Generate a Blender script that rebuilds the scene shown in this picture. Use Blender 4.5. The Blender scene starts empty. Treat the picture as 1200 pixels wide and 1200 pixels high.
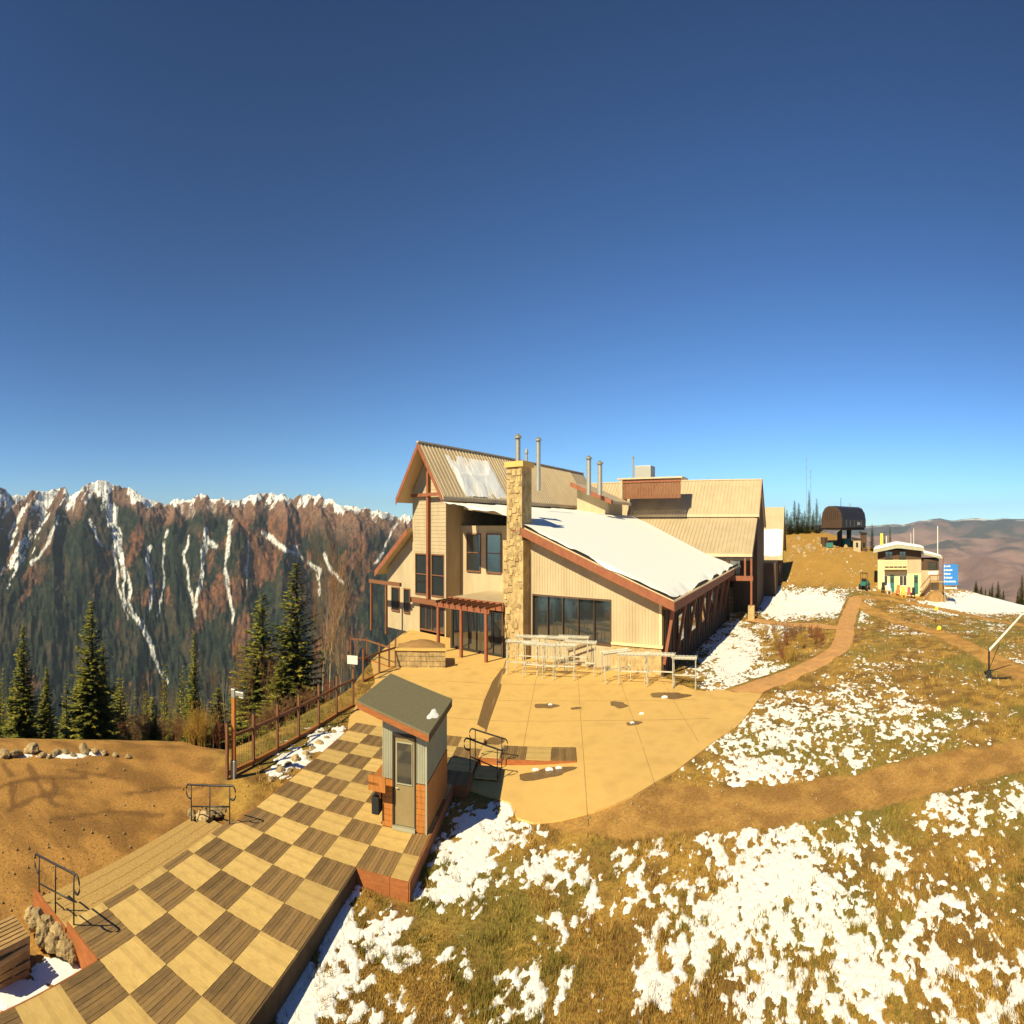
import bpy, bmesh, math, random
import numpy as np
from math import sin, cos, tan, pi, radians, hypot, atan2, sqrt
from mathutils import Vector, Matrix

# ------------------------------------------------------------------ camera, sky, sun, exposure
scene = bpy.context.scene
COL = scene.collection
CAMZ, FX, FY, CX, HY = 7.2, 583.0, 1050.0, 600.0, 616.0     # mast camera: cylindrical panorama
cd = bpy.data.cameras.new('camera')
cam = bpy.data.objects.new('camera', cd)
COL.objects.link(cam)
scene.camera = cam
cam.location = (0, 0, CAMZ)
cam.rotation_euler = (pi / 2, 0, 0)
cd.type = 'PANO'
cd.panorama_type = 'CENTRAL_CYLINDRICAL'
cd.central_cylindrical_radius = 1.0
cd.central_cylindrical_range_u_min = -CX / FX
cd.central_cylindrical_range_u_max = (1200 - CX) / FX
cd.central_cylindrical_range_v_min = -(1200 - HY) / FY
cd.central_cylindrical_range_v_max = HY / FY
cd.clip_start = 0.1
cd.clip_end = 60000

SUN_ELEV = radians(35)
SUN_TRAVEL = (0.68, 0.73)
world = bpy.data.worlds.new('World')
scene.world = world
world.use_nodes = True
wn = world.node_tree.nodes
sky = wn.new('ShaderNodeTexSky')
sky.sky_type = 'NISHITA'
sky.sun_disc = False
sky.sun_elevation = SUN_ELEV
sky.sun_rotation = radians(223)
sky.altitude = 3600
sky.air_density = 0.85
sky.dust_density = 0.4
sky.ozone_density = 3.0
bg = wn['Background']
bg.inputs['Strength'].default_value = 0.05
gm = wn.new('ShaderNodeGamma'); gm.inputs['Gamma'].default_value = 1.4
hs = wn.new('ShaderNodeHueSaturation'); hs.inputs['Value'].default_value = 0.70
world.node_tree.links.new(sky.outputs['Color'], gm.inputs['Color'])
world.node_tree.links.new(gm.outputs['Color'], hs.inputs['Color'])
tn = wn.new('ShaderNodeMix'); tn.data_type = 'RGBA'; tn.blend_type = 'MULTIPLY'; tn.inputs[0].default_value = 1
tn.inputs[7].default_value = (0.82, 1.08, 1.10, 1)
world.node_tree.links.new(hs.outputs['Color'], tn.inputs[6])
world.node_tree.links.new(tn.outputs[2], bg.inputs['Color'])

sd = bpy.data.lights.new('sun', 'SUN')
sd.energy = 5.0
sd.angle = radians(0.53)
sd.color = (1.0, 0.86, 0.53)
sun = bpy.data.objects.new('sun', sd)
COL.objects.link(sun)
k = cos(SUN_ELEV) / hypot(*SUN_TRAVEL)
sun.rotation_euler = Vector((SUN_TRAVEL[0] * k, SUN_TRAVEL[1] * k, -sin(SUN_ELEV))).to_track_quat('-Z', 'Y').to_euler()
sun.location = (-40, -40, 60)

scene.view_settings.view_transform = 'Standard'
scene.view_settings.look = 'None'
scene.view_settings.gamma = 1.0
scene.view_settings.use_curve_mapping = False
scene.view_settings.exposure = 0.6
scene.render.engine = 'CYCLES'
scene.cycles.use_denoising = True
scene.cycles.max_bounces = 6
scene.cycles.volume_bounces = 0

random.seed(7)
RNG = np.random.default_rng(11)

# ------------------------------------------------------------------ helpers
def G(x, y, z=0.0):
    """ground point seen on the survey photo at x, y, lying at height z"""
    r = FY * (CAMZ - z) / (y - HY)
    t = (x - CX) / FX
    return (r * sin(t), r * cos(t), z)

def PR(x, r, z=0.0):
    t = (x - CX) / FX
    return (r * sin(t), r * cos(t), z)

def hash2(ix, iy, seed):
    n = (ix.astype(np.int64) * 374761393 + iy.astype(np.int64) * 668265263 + seed * 1442695041) & 0xFFFFFFFF
    n = ((n ^ (n >> 13)) * 1274126177) & 0xFFFFFFFF
    n = (n ^ (n >> 16)) & 0xFFFFFFFF
    return n / 4294967295.0

def vnoise(x, y, seed=0):
    x = np.asarray(x, float); y = np.asarray(y, float)
    ix = np.floor(x); iy = np.floor(y)
    fx = x - ix; fy = y - iy
    fx = fx * fx * (3 - 2 * fx); fy = fy * fy * (3 - 2 * fy)
    a = hash2(ix, iy, seed); b = hash2(ix + 1, iy, seed)
    c = hash2(ix, iy + 1, seed); d = hash2(ix + 1, iy + 1, seed)
    return (a * (1 - fx) + b * fx) * (1 - fy) + (c * (1 - fx) + d * fx) * fy

def fbm(x, y, seed=0, octv=4, gain=0.5):
    s = 0; a = 1; t = 0
    for o in range(octv):
        s = s + a * vnoise(x * 2 ** o + 17.3 * o, y * 2 ** o - 9.1 * o, seed + o)
        t += a; a *= gain
    return s / t

def sstep(a, b, x):
    t = np.clip((x - a) / (b - a), 0, 1)
    return t * t * (3 - 2 * t)

MATS = {}
def _new(name):
    m = bpy.data.materials.new(name)
    m.use_nodes = True
    MATS[name] = m
    return m, m.node_tree.nodes, m.node_tree.links, m.node_tree.nodes['Principled BSDF']

def mat(name, c, rough=0.7, var=0.18, scale=3.0, bump=0.0, bscale=30.0, metallic=0.0, stretch=(1, 1, 1), c2=None, island=0.0, objrand=0.0, spec=0.3, dirt=None):
    """procedural surface: two noise colours, optional per-piece shade, fine relief"""
    m, N, L, P = _new(name)
    tc = N.new('ShaderNodeTexCoord'); mp = N.new('ShaderNodeMapping')
    mp.inputs['Scale'].default_value = stretch
    L.new(tc.outputs['Object'], mp.inputs['Vector'])
    nz = N.new('ShaderNodeTexNoise'); nz.inputs['Scale'].default_value = scale; nz.inputs['Detail'].default_value = 6
    nz.inputs['Roughness'].default_value = 0.65
    L.new(mp.outputs[0], nz.inputs['Vector'])
    rp = N.new('ShaderNodeValToRGB')
    lo = tuple(v * (1 - var) for v in c) if c2 is None else c
    hi = tuple(min(1, v * (1 + var)) for v in c) if c2 is None else c2
    rp.color_ramp.elements[0].color = (*lo, 1); rp.color_ramp.elements[0].position = 0.3
    rp.color_ramp.elements[1].color = (*hi, 1); rp.color_ramp.elements[1].position = 0.7
    L.new(nz.outputs['Fac'], rp.inputs['Fac'])
    out = rp.outputs['Color']
    def shade(src, amount, out):
        mr = N.new('ShaderNodeMapRange')
        mr.inputs['To Min'].default_value = 1 - amount; mr.inputs['To Max'].default_value = 1 + amount
        L.new(src, mr.inputs['Value'])
        mx = N.new('ShaderNodeMix'); mx.data_type = 'RGBA'; mx.blend_type = 'MULTIPLY'
        mx.inputs[0].default_value = 1
        L.new(out, mx.inputs[6]); L.new(mr.outputs[0], mx.inputs[7])
        return mx.outputs[2]
    if island:
        g = N.new('ShaderNodeNewGeometry'); out = shade(g.outputs['Random Per Island'], island, out)
    if objrand:
        oi = N.new('ShaderNodeObjectInfo'); out = shade(oi.outputs['Random'], objrand, out)
    if dirt:
        n2 = N.new('ShaderNodeTexNoise'); n2.inputs['Scale'].default_value = dirt[1]; n2.inputs['Detail'].default_value = 5
        L.new(tc.outputs['Object'], n2.inputs['Vector'])
        r2 = N.new('ShaderNodeMapRange'); r2.inputs['From Min'].default_value = 0.48; r2.inputs['From Max'].default_value = 0.7
        r2.inputs['To Max'].default_value = dirt[2]
        L.new(n2.outputs['Fac'], r2.inputs['Value'])
        mx = N.new('ShaderNodeMix'); mx.data_type = 'RGBA'
        L.new(r2.outputs[0], mx.inputs[0]); L.new(out, mx.inputs[6]); mx.inputs[7].default_value = (*dirt[0], 1)
        out = mx.outputs[2]
    L.new(out, P.inputs['Base Color'])
    P.inputs['Roughness'].default_value = rough
    P.inputs['Metallic'].default_value = metallic
    P.inputs['Specular IOR Level'].default_value = spec
    if bump:
        nb = N.new('ShaderNodeTexNoise'); nb.inputs['Scale'].default_value = bscale; nb.inputs['Detail'].default_value = 5
        L.new(mp.outputs[0], nb.inputs['Vector'])
        bp = N.new('ShaderNodeBump'); bp.inputs['Strength'].default_value = bump; bp.inputs['Distance'].default_value = 0.05
        L.new(nb.outputs['Fac'], bp.inputs['Height']); L.new(bp.outputs[0], P.inputs['Normal'])
    return m

def attr_mat(name, rough=0.9, bump=0.3, bscale=4.0, nscale=6.0, nvar=0.25, attr='Col', island=0.0):
    """surface whose own colour is stored per vertex, broken up by noise"""
    m, N, L, P = _new(name)
    at = N.new('ShaderNodeAttribute'); at.attribute_name = attr
    tc = N.new('ShaderNodeTexCoord')
    nz = N.new('ShaderNodeTexNoise'); nz.inputs['Scale'].default_value = nscale; nz.inputs['Detail'].default_value = 7
    nz.inputs['Roughness'].default_value = 0.7
    L.new(tc.outputs['Object'], nz.inputs['Vector'])
    mr = N.new('ShaderNodeMapRange'); mr.inputs['From Min'].default_value = 0.3; mr.inputs['From Max'].default_value = 0.7
    mr.inputs['To Min'].default_value = 1 - nvar; mr.inputs['To Max'].default_value = 1 + nvar
    L.new(nz.outputs['Fac'], mr.inputs['Value'])
    mx = N.new('ShaderNodeMix'); mx.data_type = 'RGBA'; mx.blend_type = 'MULTIPLY'; mx.inputs[0].default_value = 1
    L.new(at.outputs['Color'], mx.inputs[6]); L.new(mr.outputs[0], mx.inputs[7])
    out = mx.outputs[2]
    if island:
        g = N.new('ShaderNodeNewGeometry'); m2 = N.new('ShaderNodeMapRange')
        m2.inputs['To Min'].default_value = 1 - island; m2.inputs['To Max'].default_value = 1 + island
        L.new(g.outputs['Random Per Island'], m2.inputs['Value'])
        mx2 = N.new('ShaderNodeMix'); mx2.data_type = 'RGBA'; mx2.blend_type = 'MULTIPLY'; mx2.inputs[0].default_value = 1
        L.new(out, mx2.inputs[6]); L.new(m2.outputs[0], mx2.inputs[7]); out = mx2.outputs[2]
    L.new(out, P.inputs['Base Color'])
    P.inputs['Roughness'].default_value = rough
    P.inputs['Specular IOR Level'].default_value = 0.15
    if bump:
        nb = N.new('ShaderNodeTexNoise'); nb.inputs['Scale'].default_value = bscale; nb.inputs['Detail'].default_value = 6
        L.new(tc.outputs['Object'], nb.inputs['Vector'])
        bp = N.new('ShaderNodeBump'); bp.inputs['Strength'].default_value = bump; bp.inputs['Distance'].default_value = 0.1
        L.new(nb.outputs['Fac'], bp.inputs['Height']); L.new(bp.outputs[0], P.inputs['Normal'])
    return m

class MB:
    """collects shapes; build() links them as one mesh object"""
    def __init__(s):
        s.v = []; s.f = []
    def add(s, vs, fs):
        n = len(s.v)
        s.v += [tuple(p) for p in vs]
        s.f += [tuple(i + n for i in f) for f in fs]
        return s
    def box(s, x0, x1, y0, y1, z0, z1):
        return s.add([(x0, y0, z0), (x1, y0, z0), (x1, y1, z0), (x0, y1, z0), (x0, y0, z1), (x1, y0, z1), (x1, y1, z1), (x0, y1, z1)],
                     [(0, 3, 2, 1), (4, 5, 6, 7), (0, 1, 5, 4), (1, 2, 6, 5), (2, 3, 7, 6), (3, 0, 4, 7)])
    def cbox(s, c, ex, ey, ez):
        """oriented box: centre and three half vectors"""
        c, ex, ey, ez = (Vector(a) for a in (c, ex, ey, ez))
        vs = [c + sx * ex + sy * ey + sz * ez for sz in (-1, 1) for sx, sy in ((-1, -1), (1, -1), (1, 1), (-1, 1))]
        return s.add(vs, [(0, 3, 2, 1), (4, 5, 6, 7), (0, 1, 5, 4), (1, 2, 6, 5), (2, 3, 7, 6), (3, 0, 4, 7)])
    def beam(s, a, b, w, h, up=(0, 0, 1)):
        a, b = Vector(a), Vector(b); d = b - a
        dn = d.normalized(); u = Vector(up)
        if abs(dn.dot(u)) > .98: u = Vector((0, 1, 0))
        sd_ = dn.cross(u).normalized(); u2 = sd_.cross(dn)
        return s.cbox((a + b) / 2, d / 2, sd_ * (w / 2), u2 * (h / 2))
    def tube(s, pts, r, n=8, cap=True):
        pts = [Vector(p) for p in pts]
        rs = r if isinstance(r, (list, tuple)) else [r] * len(pts)
        base = len(s.v); ref = None
        for i, p in enumerate(pts):
            d = (pts[min(i + 1, len(pts) - 1)] - pts[max(i - 1, 0)])
            d = d.normalized() if d.length > 1e-9 else Vector((0, 0, 1))
            if ref is None: ref = Vector((0, 0, 1)) if abs(d.z) < .9 else Vector((1, 0, 0))
            a = d.cross(ref).normalized(); b = d.cross(a).normalized()
            ref = b.cross(d) if False else ref
            for k_ in range(n):
                t = 2 * pi * k_ / n
                s.v.append(tuple(p + (a * cos(t) + b * sin(t)) * rs[i]))
        for i in range(len(pts) - 1):
            for k_ in range(n):
                k2 = (k_ + 1) % n
                s.f.append((base + i * n + k_, base + (i + 1) * n + k_, base + (i + 1) * n + k2, base + i * n + k2))
        if cap:
            s.f.append(tuple(base + k_ for k_ in range(n)))
            s.f.append(tuple(base + (len(pts) - 1) * n + n - 1 - k_ for k_ in range(n)))
        return s
    def prism(s, poly, e):
        """polygon (3-D points) extruded by vector e"""
        n = len(poly); e = Vector(e)
        vs = [Vector(p) for p in poly] + [Vector(p) + e for p in poly]
        fs = [tuple(range(n)), tuple(range(2 * n - 1, n - 1, -1))]
        fs += [(i, n + i, n + (i + 1) % n, (i + 1) % n) for i in range(n)]
        return s.add(vs, fs)
    def mesh(s, name, m, smooth=False, origin=(0, 0, 0)):
        me = bpy.data.meshes.new(name)
        o = origin
        me.from_pydata([(v[0] - o[0], v[1] - o[1], v[2] - o[2]) for v in s.v], [], s.f)
        if m: me.materials.append(m if not isinstance(m, str) else MATS[m])
        if smooth:
            me.polygons.foreach_set('use_smooth', [True] * len(me.polygons))
        bm = bmesh.new(); bm.from_mesh(me)
        bmesh.ops.recalc_face_normals(bm, faces=bm.faces)
        bm.to_mesh(me); bm.free()
        me.update()
        return me
    def build(s, name, m, parent=None, smooth=False, origin=(0, 0, 0), bevel=0.0):
        o = bpy.data.objects.new(name, s.mesh(name, m, smooth, origin))
        COL.objects.link(o)
        if parent: o.parent = parent
        else: o.location = origin
        if bevel:
            b = o.modifiers.new('bevel', 'BEVEL'); b.width = bevel; b.segments = 2; b.limit_method = 'ANGLE'
        return o

def tag(o, label=None, cat=None, group=None, kind=None):
    if label: o['label'] = label
    if cat: o['category'] = cat
    if group: o['group'] = group
    if kind: o['kind'] = kind
    return o

def thing(name, label, cat, loc=(0, 0, 0), rz=0.0, group=None):
    o = bpy.data.objects.new(name, None)
    o.empty_display_size = 0.3
    COL.objects.link(o)
    o.location = loc; o.rotation_euler = (0, 0, rz)
    return tag(o, label, cat, group)

def dup(root, loc, rz=0.0, scale=None, label=None, group=None):
    def cp(o, par):
        c = o.copy(); COL.objects.link(c)
        if par: c.parent = par
        for ch in o.children: cp(ch, c)
        return c
    r = cp(root, None)
    r.location = loc; r.rotation_euler = (0, 0, rz)
    if scale: r.scale = scale
    if label: r['label'] = label
    if group: r['group'] = group
    return r

def np_mesh(name, V, F, m, col=None, smooth=True):
    me = bpy.data.meshes.new(name)
    V = np.asarray(V, np.float32); F = np.asarray(F, np.int32)
    k_ = F.shape[1]
    me.vertices.add(len(V)); me.vertices.foreach_set('co', V.ravel())
    me.loops.add(F.size); me.loops.foreach_set('vertex_index', F.ravel())
    me.polygons.add(len(F)); me.polygons.foreach_set('loop_start', np.arange(0, F.size, k_, dtype=np.int32))
    me.polygons.foreach_set('loop_total', np.full(len(F), k_, np.int32))
    if smooth: me.polygons.foreach_set('use_smooth', np.ones(len(F), bool))
    if col is not None:
        a = me.color_attributes.new('Col', 'FLOAT_COLOR', 'POINT')
        a.data.foreach_set('color', np.c_[col, np.ones(len(col))].astype(np.float32).ravel())
    me.materials.append(MATS[m] if isinstance(m, str) else m)
    me.update(); me.validate()
    return me

def np_obj(name, *a, **k_):
    o = bpy.data.objects.new(name, np_mesh(name, *a, **k_))
    COL.objects.link(o)
    return o

def grid_faces(nr, nc, keep=None):
    i = np.arange(nr - 1)[:, None] * nc + np.arange(nc - 1)[None, :]
    F = np.stack([i, i + 1, i + nc + 1, i + nc], -1).reshape(-1, 4)
    if keep is not None:
        F = F[keep[F].any(1)]
        used = np.unique(F); mp_ = np.zeros(nr * nc, np.int64); mp_[used] = np.arange(len(used))
        return mp_[F], used
    return F
# ------------------------------------------------------------------ materials
mat('concrete', (0.72, 0.46, 0.15), 0.85, var=0.10, scale=0.7, bump=0.15, bscale=25, dirt=((0.47, 0.29, 0.09), 0.7, 0.55))
mat('joint', (0.30, 0.19, 0.08), 0.9, var=0.2)
mat('dark_patch', (0.20, 0.12, 0.045), 0.45, var=0.25, scale=6)  # dark slab colour for the wet spots and the long streak
mat('plank_light', (0.60, 0.41, 0.145), 0.75, var=0.16, scale=4, stretch=(12, 1.0, 1), bump=0.2, bscale=20, island=0.10, objrand=0.12, dirt=((0.42, 0.26, 0.085), 2.6, 0.4))
mat('plank_dark', (0.235, 0.145, 0.058), 0.8, var=0.35, scale=4, stretch=(1.0, 12, 1), bump=0.25, bscale=20, island=0.26, objrand=0.16, dirt=((0.34, 0.20, 0.06), 1.3, 0.55))
mat('fascia', (0.34, 0.115, 0.035), 0.7, var=0.25, scale=3, stretch=(1, 1, 6), bump=0.15)
mat('orange_wood', (0.42, 0.16, 0.035), 0.65, var=0.25, scale=3, stretch=(6, 6, 1), bump=0.15)
mat('brown_wood', (0.20, 0.085, 0.04), 0.7, var=0.3, scale=3, stretch=(5, 5, 1), bump=0.2)
mat('red_brown', (0.26, 0.09, 0.045), 0.65, var=0.2, scale=2, bump=0.1)
mat('step_wood', (0.47, 0.30, 0.10), 0.8, var=0.3, scale=5, stretch=(3, 3, 3), bump=0.2, island=0.1)
mat('step_riser', (0.12, 0.075, 0.035), 0.9, var=0.25)
mat('black_metal', (0.025, 0.022, 0.02), 0.45, var=0.2, metallic=0.3, spec=0.5)
mat('grey_metal', (0.38, 0.37, 0.33), 0.45, var=0.15, metallic=0.5, scale=6)
mat('rack_metal', (0.52, 0.50, 0.40), 0.5, var=0.15, metallic=0.3, scale=6)
mat('white_metal', (0.75, 0.73, 0.66), 0.45, var=0.06)
mat('kiosk_metal', (0.38, 0.37, 0.27), 0.55, var=0.10, scale=2, metallic=0.15)
mat('door_paint', (0.27, 0.20, 0.095), 0.55, var=0.10)
mat('roof_felt', (0.165, 0.15, 0.09), 0.95, var=0.25, scale=8, bump=0.3, bscale=60, c2=(0.22, 0.19, 0.11))
mat('dark_trim', (0.035, 0.025, 0.018), 0.6, var=0.2)
mat('roof_metal', (0.54, 0.43, 0.28), 0.5, var=0.10, scale=0.6, metallic=0.1, bump=0.05)
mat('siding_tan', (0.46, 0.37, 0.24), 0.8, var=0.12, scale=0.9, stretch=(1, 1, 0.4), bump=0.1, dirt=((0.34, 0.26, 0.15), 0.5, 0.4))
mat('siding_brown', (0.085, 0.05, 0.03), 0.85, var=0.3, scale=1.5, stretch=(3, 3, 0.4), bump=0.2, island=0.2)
mat('stone_wall', (0.40, 0.29, 0.14), 0.9, var=0.4, scale=2.2, bump=0.6, bscale=6, island=0.3)
mat('rock', (0.36, 0.26, 0.13), 0.9, var=0.35, scale=2.5, bump=0.6, bscale=7, objrand=0.2)
mat('brick_paver', (0.58, 0.31, 0.115), 0.85, var=0.2, scale=2.0, bump=0.2)
mat('dirt_trail', (0.36, 0.205, 0.075), 0.95, var=0.22, scale=1.2, bump=0.5, bscale=14, dirt=((0.24, 0.13, 0.045), 0.5, 0.6))
mat('bark', (0.10, 0.065, 0.04), 0.9, var=0.3, scale=6, stretch=(1, 1, .3), bump=0.4)
mat('pale_bark', (0.42, 0.31, 0.17), 0.85, var=0.3, scale=6, bump=0.3)
mat('teal_paint', (0.03, 0.16, 0.14), 0.5, var=0.15)
mat('yellow_paint', (0.75, 0.55, 0.05), 0.5, var=0.08)
mat('cream_paint', (0.72, 0.62, 0.33), 0.7, var=0.10, scale=1)
mat('blue_paint', (0.03, 0.19, 0.55), 0.4, var=0.06)
mat('orange_paint', (0.70, 0.16, 0.03), 0.5, var=0.1)
mat('red_paint', (0.40, 0.04, 0.03), 0.5, var=0.1)
mat('terminal_side', (0.022, 0.02, 0.026), 0.35, var=0.2, spec=0.5)
mat('terminal_end', (0.075, 0.045, 0.03), 0.55, var=0.2)
mat('rubber', (0.02, 0.02, 0.02), 0.8, var=0.1)
mat('pallet_wood', (0.40, 0.25, 0.10), 0.85, var=0.3, scale=4, stretch=(1, 6, 6), bump=0.2, island=0.25, objrand=0.15)
m, N, L, P = _new('glass_dark')
P.inputs['Base Color'].default_value = (0.02, 0.026, 0.03, 1); P.inputs['Roughness'].default_value = 0.08
P.inputs['Specular IOR Level'].default_value = 1.0; P.inputs['Coat Weight'].default_value = 1.0; P.inputs['Coat Roughness'].default_value = 0.03; P.inputs['Coat IOR'].default_value = 1.9
attr_mat('ground', 0.95, bump=0.35, bscale=14, nscale=7, nvar=0.35)
attr_mat('grass', 0.9, bump=0, nscale=1.2, nvar=0.3, island=0.35)
attr_mat('mountain', 0.95, bump=0.0, nscale=0.11, nvar=0.75)
attr_mat('needles', 0.85, bump=0, nscale=1.0, nvar=0.35, island=0.45)
m, N, L, P = _new('snow')
P.inputs['Base Color'].default_value = (0.90, 0.90, 0.90, 1); P.inputs['Roughness'].default_value = 0.6
P.inputs['Specular IOR Level'].default_value = 0.25
tc = N.new('ShaderNodeTexCoord'); nb = N.new('ShaderNodeTexNoise'); nb.inputs['Scale'].default_value = 5; nb.inputs['Detail'].default_value = 6
L.new(tc.outputs['Object'], nb.inputs['Vector'])
bp = N.new('ShaderNodeBump'); bp.inputs['Strength'].default_value = 0.35; bp.inputs['Distance'].default_value = 0.08
L.new(nb.outputs['Fac'], bp.inputs['Height']); L.new(bp.outputs[0], P.inputs['Normal'])

# ------------------------------------------------------------------ deck frame, lodge frame
DA = radians(83.715); DS = 1.408; DO = (-10.656, 12.854)
DU = (cos(DA), sin(DA)); DV = (sin(DA), -cos(DA))
def D(i, j, z=0.0):
    return (DO[0] + DS * (i * DU[0] + j * DV[0]), DO[1] + DS * (i * DU[1] + j * DV[1]), z)
def DIJ(X, Y):
    x = (X - DO[0]) / DS; y = (Y - DO[1]) / DS
    return x * DU[0] + y * DU[1], x * DV[0] + y * DV[1]
LA = 0.60
def LW(b, d, z=0.0):
    return (b * cos(LA) + d * sin(LA), -b * sin(LA) + d * cos(LA), z)

# ------------------------------------------------------------------ terrain height
_cp = [(330,14,-.5),(450,15,-.5),(600,13,-.5),(800,13,-.5),(1000,13,-.6),(1200,13,-.8),(1400,13,-.9),(600,20,-.42),(650,22,-.4),(800,20,-.45),
 (1000,20,-.55),(1200,20,-.75),(560,25,-.34),(700,25,-.12),(850,28,-.3),(1000,28,-.45),(1200,28,-.6),(620,32,-.1),(560,36,-.1),(480,36,-.1),
 (750,36,-.1),(830,38,-.25),(950,40,-.4),(1160,45,-.47),(1280,45,-.6),(480,50,-.1),(600,50,-.1),(780,46,-.12),(850,52,-.4),(1000,60,-.4),
 (1200,60,-.8),(885,74,-.65),(950,88,-.3),(1000,90,-.1),(1100,75,-1.0),(1200,80,-1.6),(930,112,1.8),(960,115,2.9),(1000,102,.2),(1070,104,-1.0),
 (1110,106,-1.2),(1125,115,-1.2),(1200,112,-3.1),(1320,110,-4),(990,130,4.3),(925,132,4.3),(935,145,6.0),(1030,135,3.0),(880,130,3.5),
 (700,110,0),(800,100,-.2),(600,100,-.2),(400,40,-.1),(350,28,-.15),(300,22,-.2),(200,22,-.4),(0,40,-.5),(1500,30,-.9),(-200,20,-.5),(1200,3,-.7),(0,3,-.5),(600,4,-.5)]
_cp = np.array(_cp, float)
_A = np.c_[(_cp[:, 0] - CX) / FX * 1.5, np.log(_cp[:, 1])]
def _tps(d2): return 0.5 * d2 * np.log(d2 + 1e-9)
_n = len(_A)
_K = _tps(((_A[:, None] - _A[None]) ** 2).sum(-1)) + np.eye(_n) * 1e-3
_Pm = np.c_[np.ones(_n), _A]
_W = np.linalg.solve(np.block([[_K, _Pm], [_Pm.T, np.zeros((3, 3))]]), np.r_[_cp[:, 2], 0, 0, 0])
_re = np.array([(-3.2,40),(-1.6,32),(-.66,30.5),(-.60,28.5),(-.573,27.8),(-.52,29.2),(-.472,31),(-.429,33),(-.39,35),(-.35,37),(-.32,39.5),(-.28,48),(-.2,64),
                (0,110),(.3,130),(.5,152),(.6,152),(.7,142),(.8,120),(.9,117),(1.03,114),(1.6,100),(3.2,60)])
def H(X, Y):
    X = np.asarray(X, float); Y = np.asarray(Y, float)
    sh = X.shape; X = X.ravel(); Y = Y.ravel()
    th = np.arctan2(X, Y); r = np.hypot(X, Y) + 1e-6
    thc = np.clip(th, -1.5, 1.5); rc = np.clip(r, 3, 160)
    Q = np.c_[thc * 1.5, np.log(rc)]
    z = np.empty(len(Q))
    for k_ in range(0, len(Q), 40000):
        q = Q[k_:k_ + 40000]
        z[k_:k_ + 40000] = _tps(((q[:, None] - _A[None]) ** 2).sum(-1)) @ _W[:_n] + np.c_[np.ones(len(q)), q] @ _W[_n:]
    i, j = DIJ(X, Y)
    lot = (1 - sstep(3.9, 5.4, i)) * (1 - sstep(-1.7, -1.2, j))
    lot = np.maximum(lot, (1 - sstep(-2.3, -1.8, i)) * (1 - sstep(-.5, 0.2, j)))
    lot = np.maximum(lot, sstep(-.57, -.66, th))
    z = z * (1 - lot) + (-0.56 + 0.05 * (fbm(X * .3, Y * .3, 5) - .5)) * lot
    t = np.maximum(r - np.interp(th, _re[:, 0], _re[:, 1]), 0)
    z = z - 0.35 * t * t / (t + 6)
    und = (fbm(X * .35, Y * .35, 21) - .5) * .22 * sstep(14, 30, r) * sstep(.32, .45, th)
    return (z + und).reshape(sh)
def h1(x, y): return float(H(np.array([x]), np.array([y]))[0])

def inpoly(X, Y, poly):
    X = np.asarray(X); Y = np.asarray(Y); c = np.zeros(X.shape, bool)
    n = len(poly)
    for a in range(n):
        x0, y0 = poly[a][:2]; x1, y1 = poly[(a + 1) % n][:2]
        if y0 == y1: continue
        c ^= ((y0 > Y) != (y1 > Y)) & (X < (x1 - x0) * (Y - y0) / (y1 - y0) + x0)
    return c
def linedist(X, Y, pts):
    d = np.full(np.shape(X), 1e9)
    for a in range(len(pts) - 1):
        x0, y0 = pts[a][:2]; x1, y1 = pts[a + 1][:2]
        L2 = (x1 - x0) ** 2 + (y1 - y0) ** 2
        t = np.clip(((X - x0) * (x1 - x0) + (Y - y0) * (y1 - y0)) / L2, 0, 1)
        d = np.minimum(d, np.hypot(X - x0 - t * (x1 - x0), Y - y0 - t * (y1 - y0)))
    return d
def spline(pts, n=8):
    P_ = [Vector(p[:2]) for p in pts]; P_ = [2 * P_[0] - P_[1]] + P_ + [2 * P_[-1] - P_[-2]]
    out = []
    for a in range(1, len(P_) - 2):
        p0, p1, p2, p3 = P_[a - 1:a + 3]
        for k_ in range(n):
            t = k_ / n
            out.append(0.5 * ((2 * p1) + (p2 - p0) * t + (2 * p0 - 5 * p1 + 4 * p2 - p3) * t * t + (3 * p1 - p0 - 3 * p2 + p3) * t ** 3))
    out.append(P_[-2])
    return [tuple(p) for p in out]

_pz = -0.05
PATIO = [G(x, y, _pz)[:2] for x, y in [(598,930),(606,946),(625,951),(660,949),(697,944),(722,937),(742,929),(768,913),(792,899),(812,883),(832,868),(848,856),(862,846),(880,826),(893,808)]]
PATIO += [G(x, y, _pz)[:2] for x, y in [(880,806),(862,806),(845,804),(826,807),(812,806)]] + [LW(-12.9, 41.5)[:2], LW(-13.2, 44)[:2], LW(-46, 44)[:2], LW(-46, 37)[:2]]
PATIO += [G(x, y, _pz)[:2] for x, y in [(440,800),(420,822),(408,842)]] + [D(12, -1)[:2], D(12, 4.3)[:2], D(9.6, 4.3)[:2], D(9.4, 5.2)[:2]]
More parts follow.
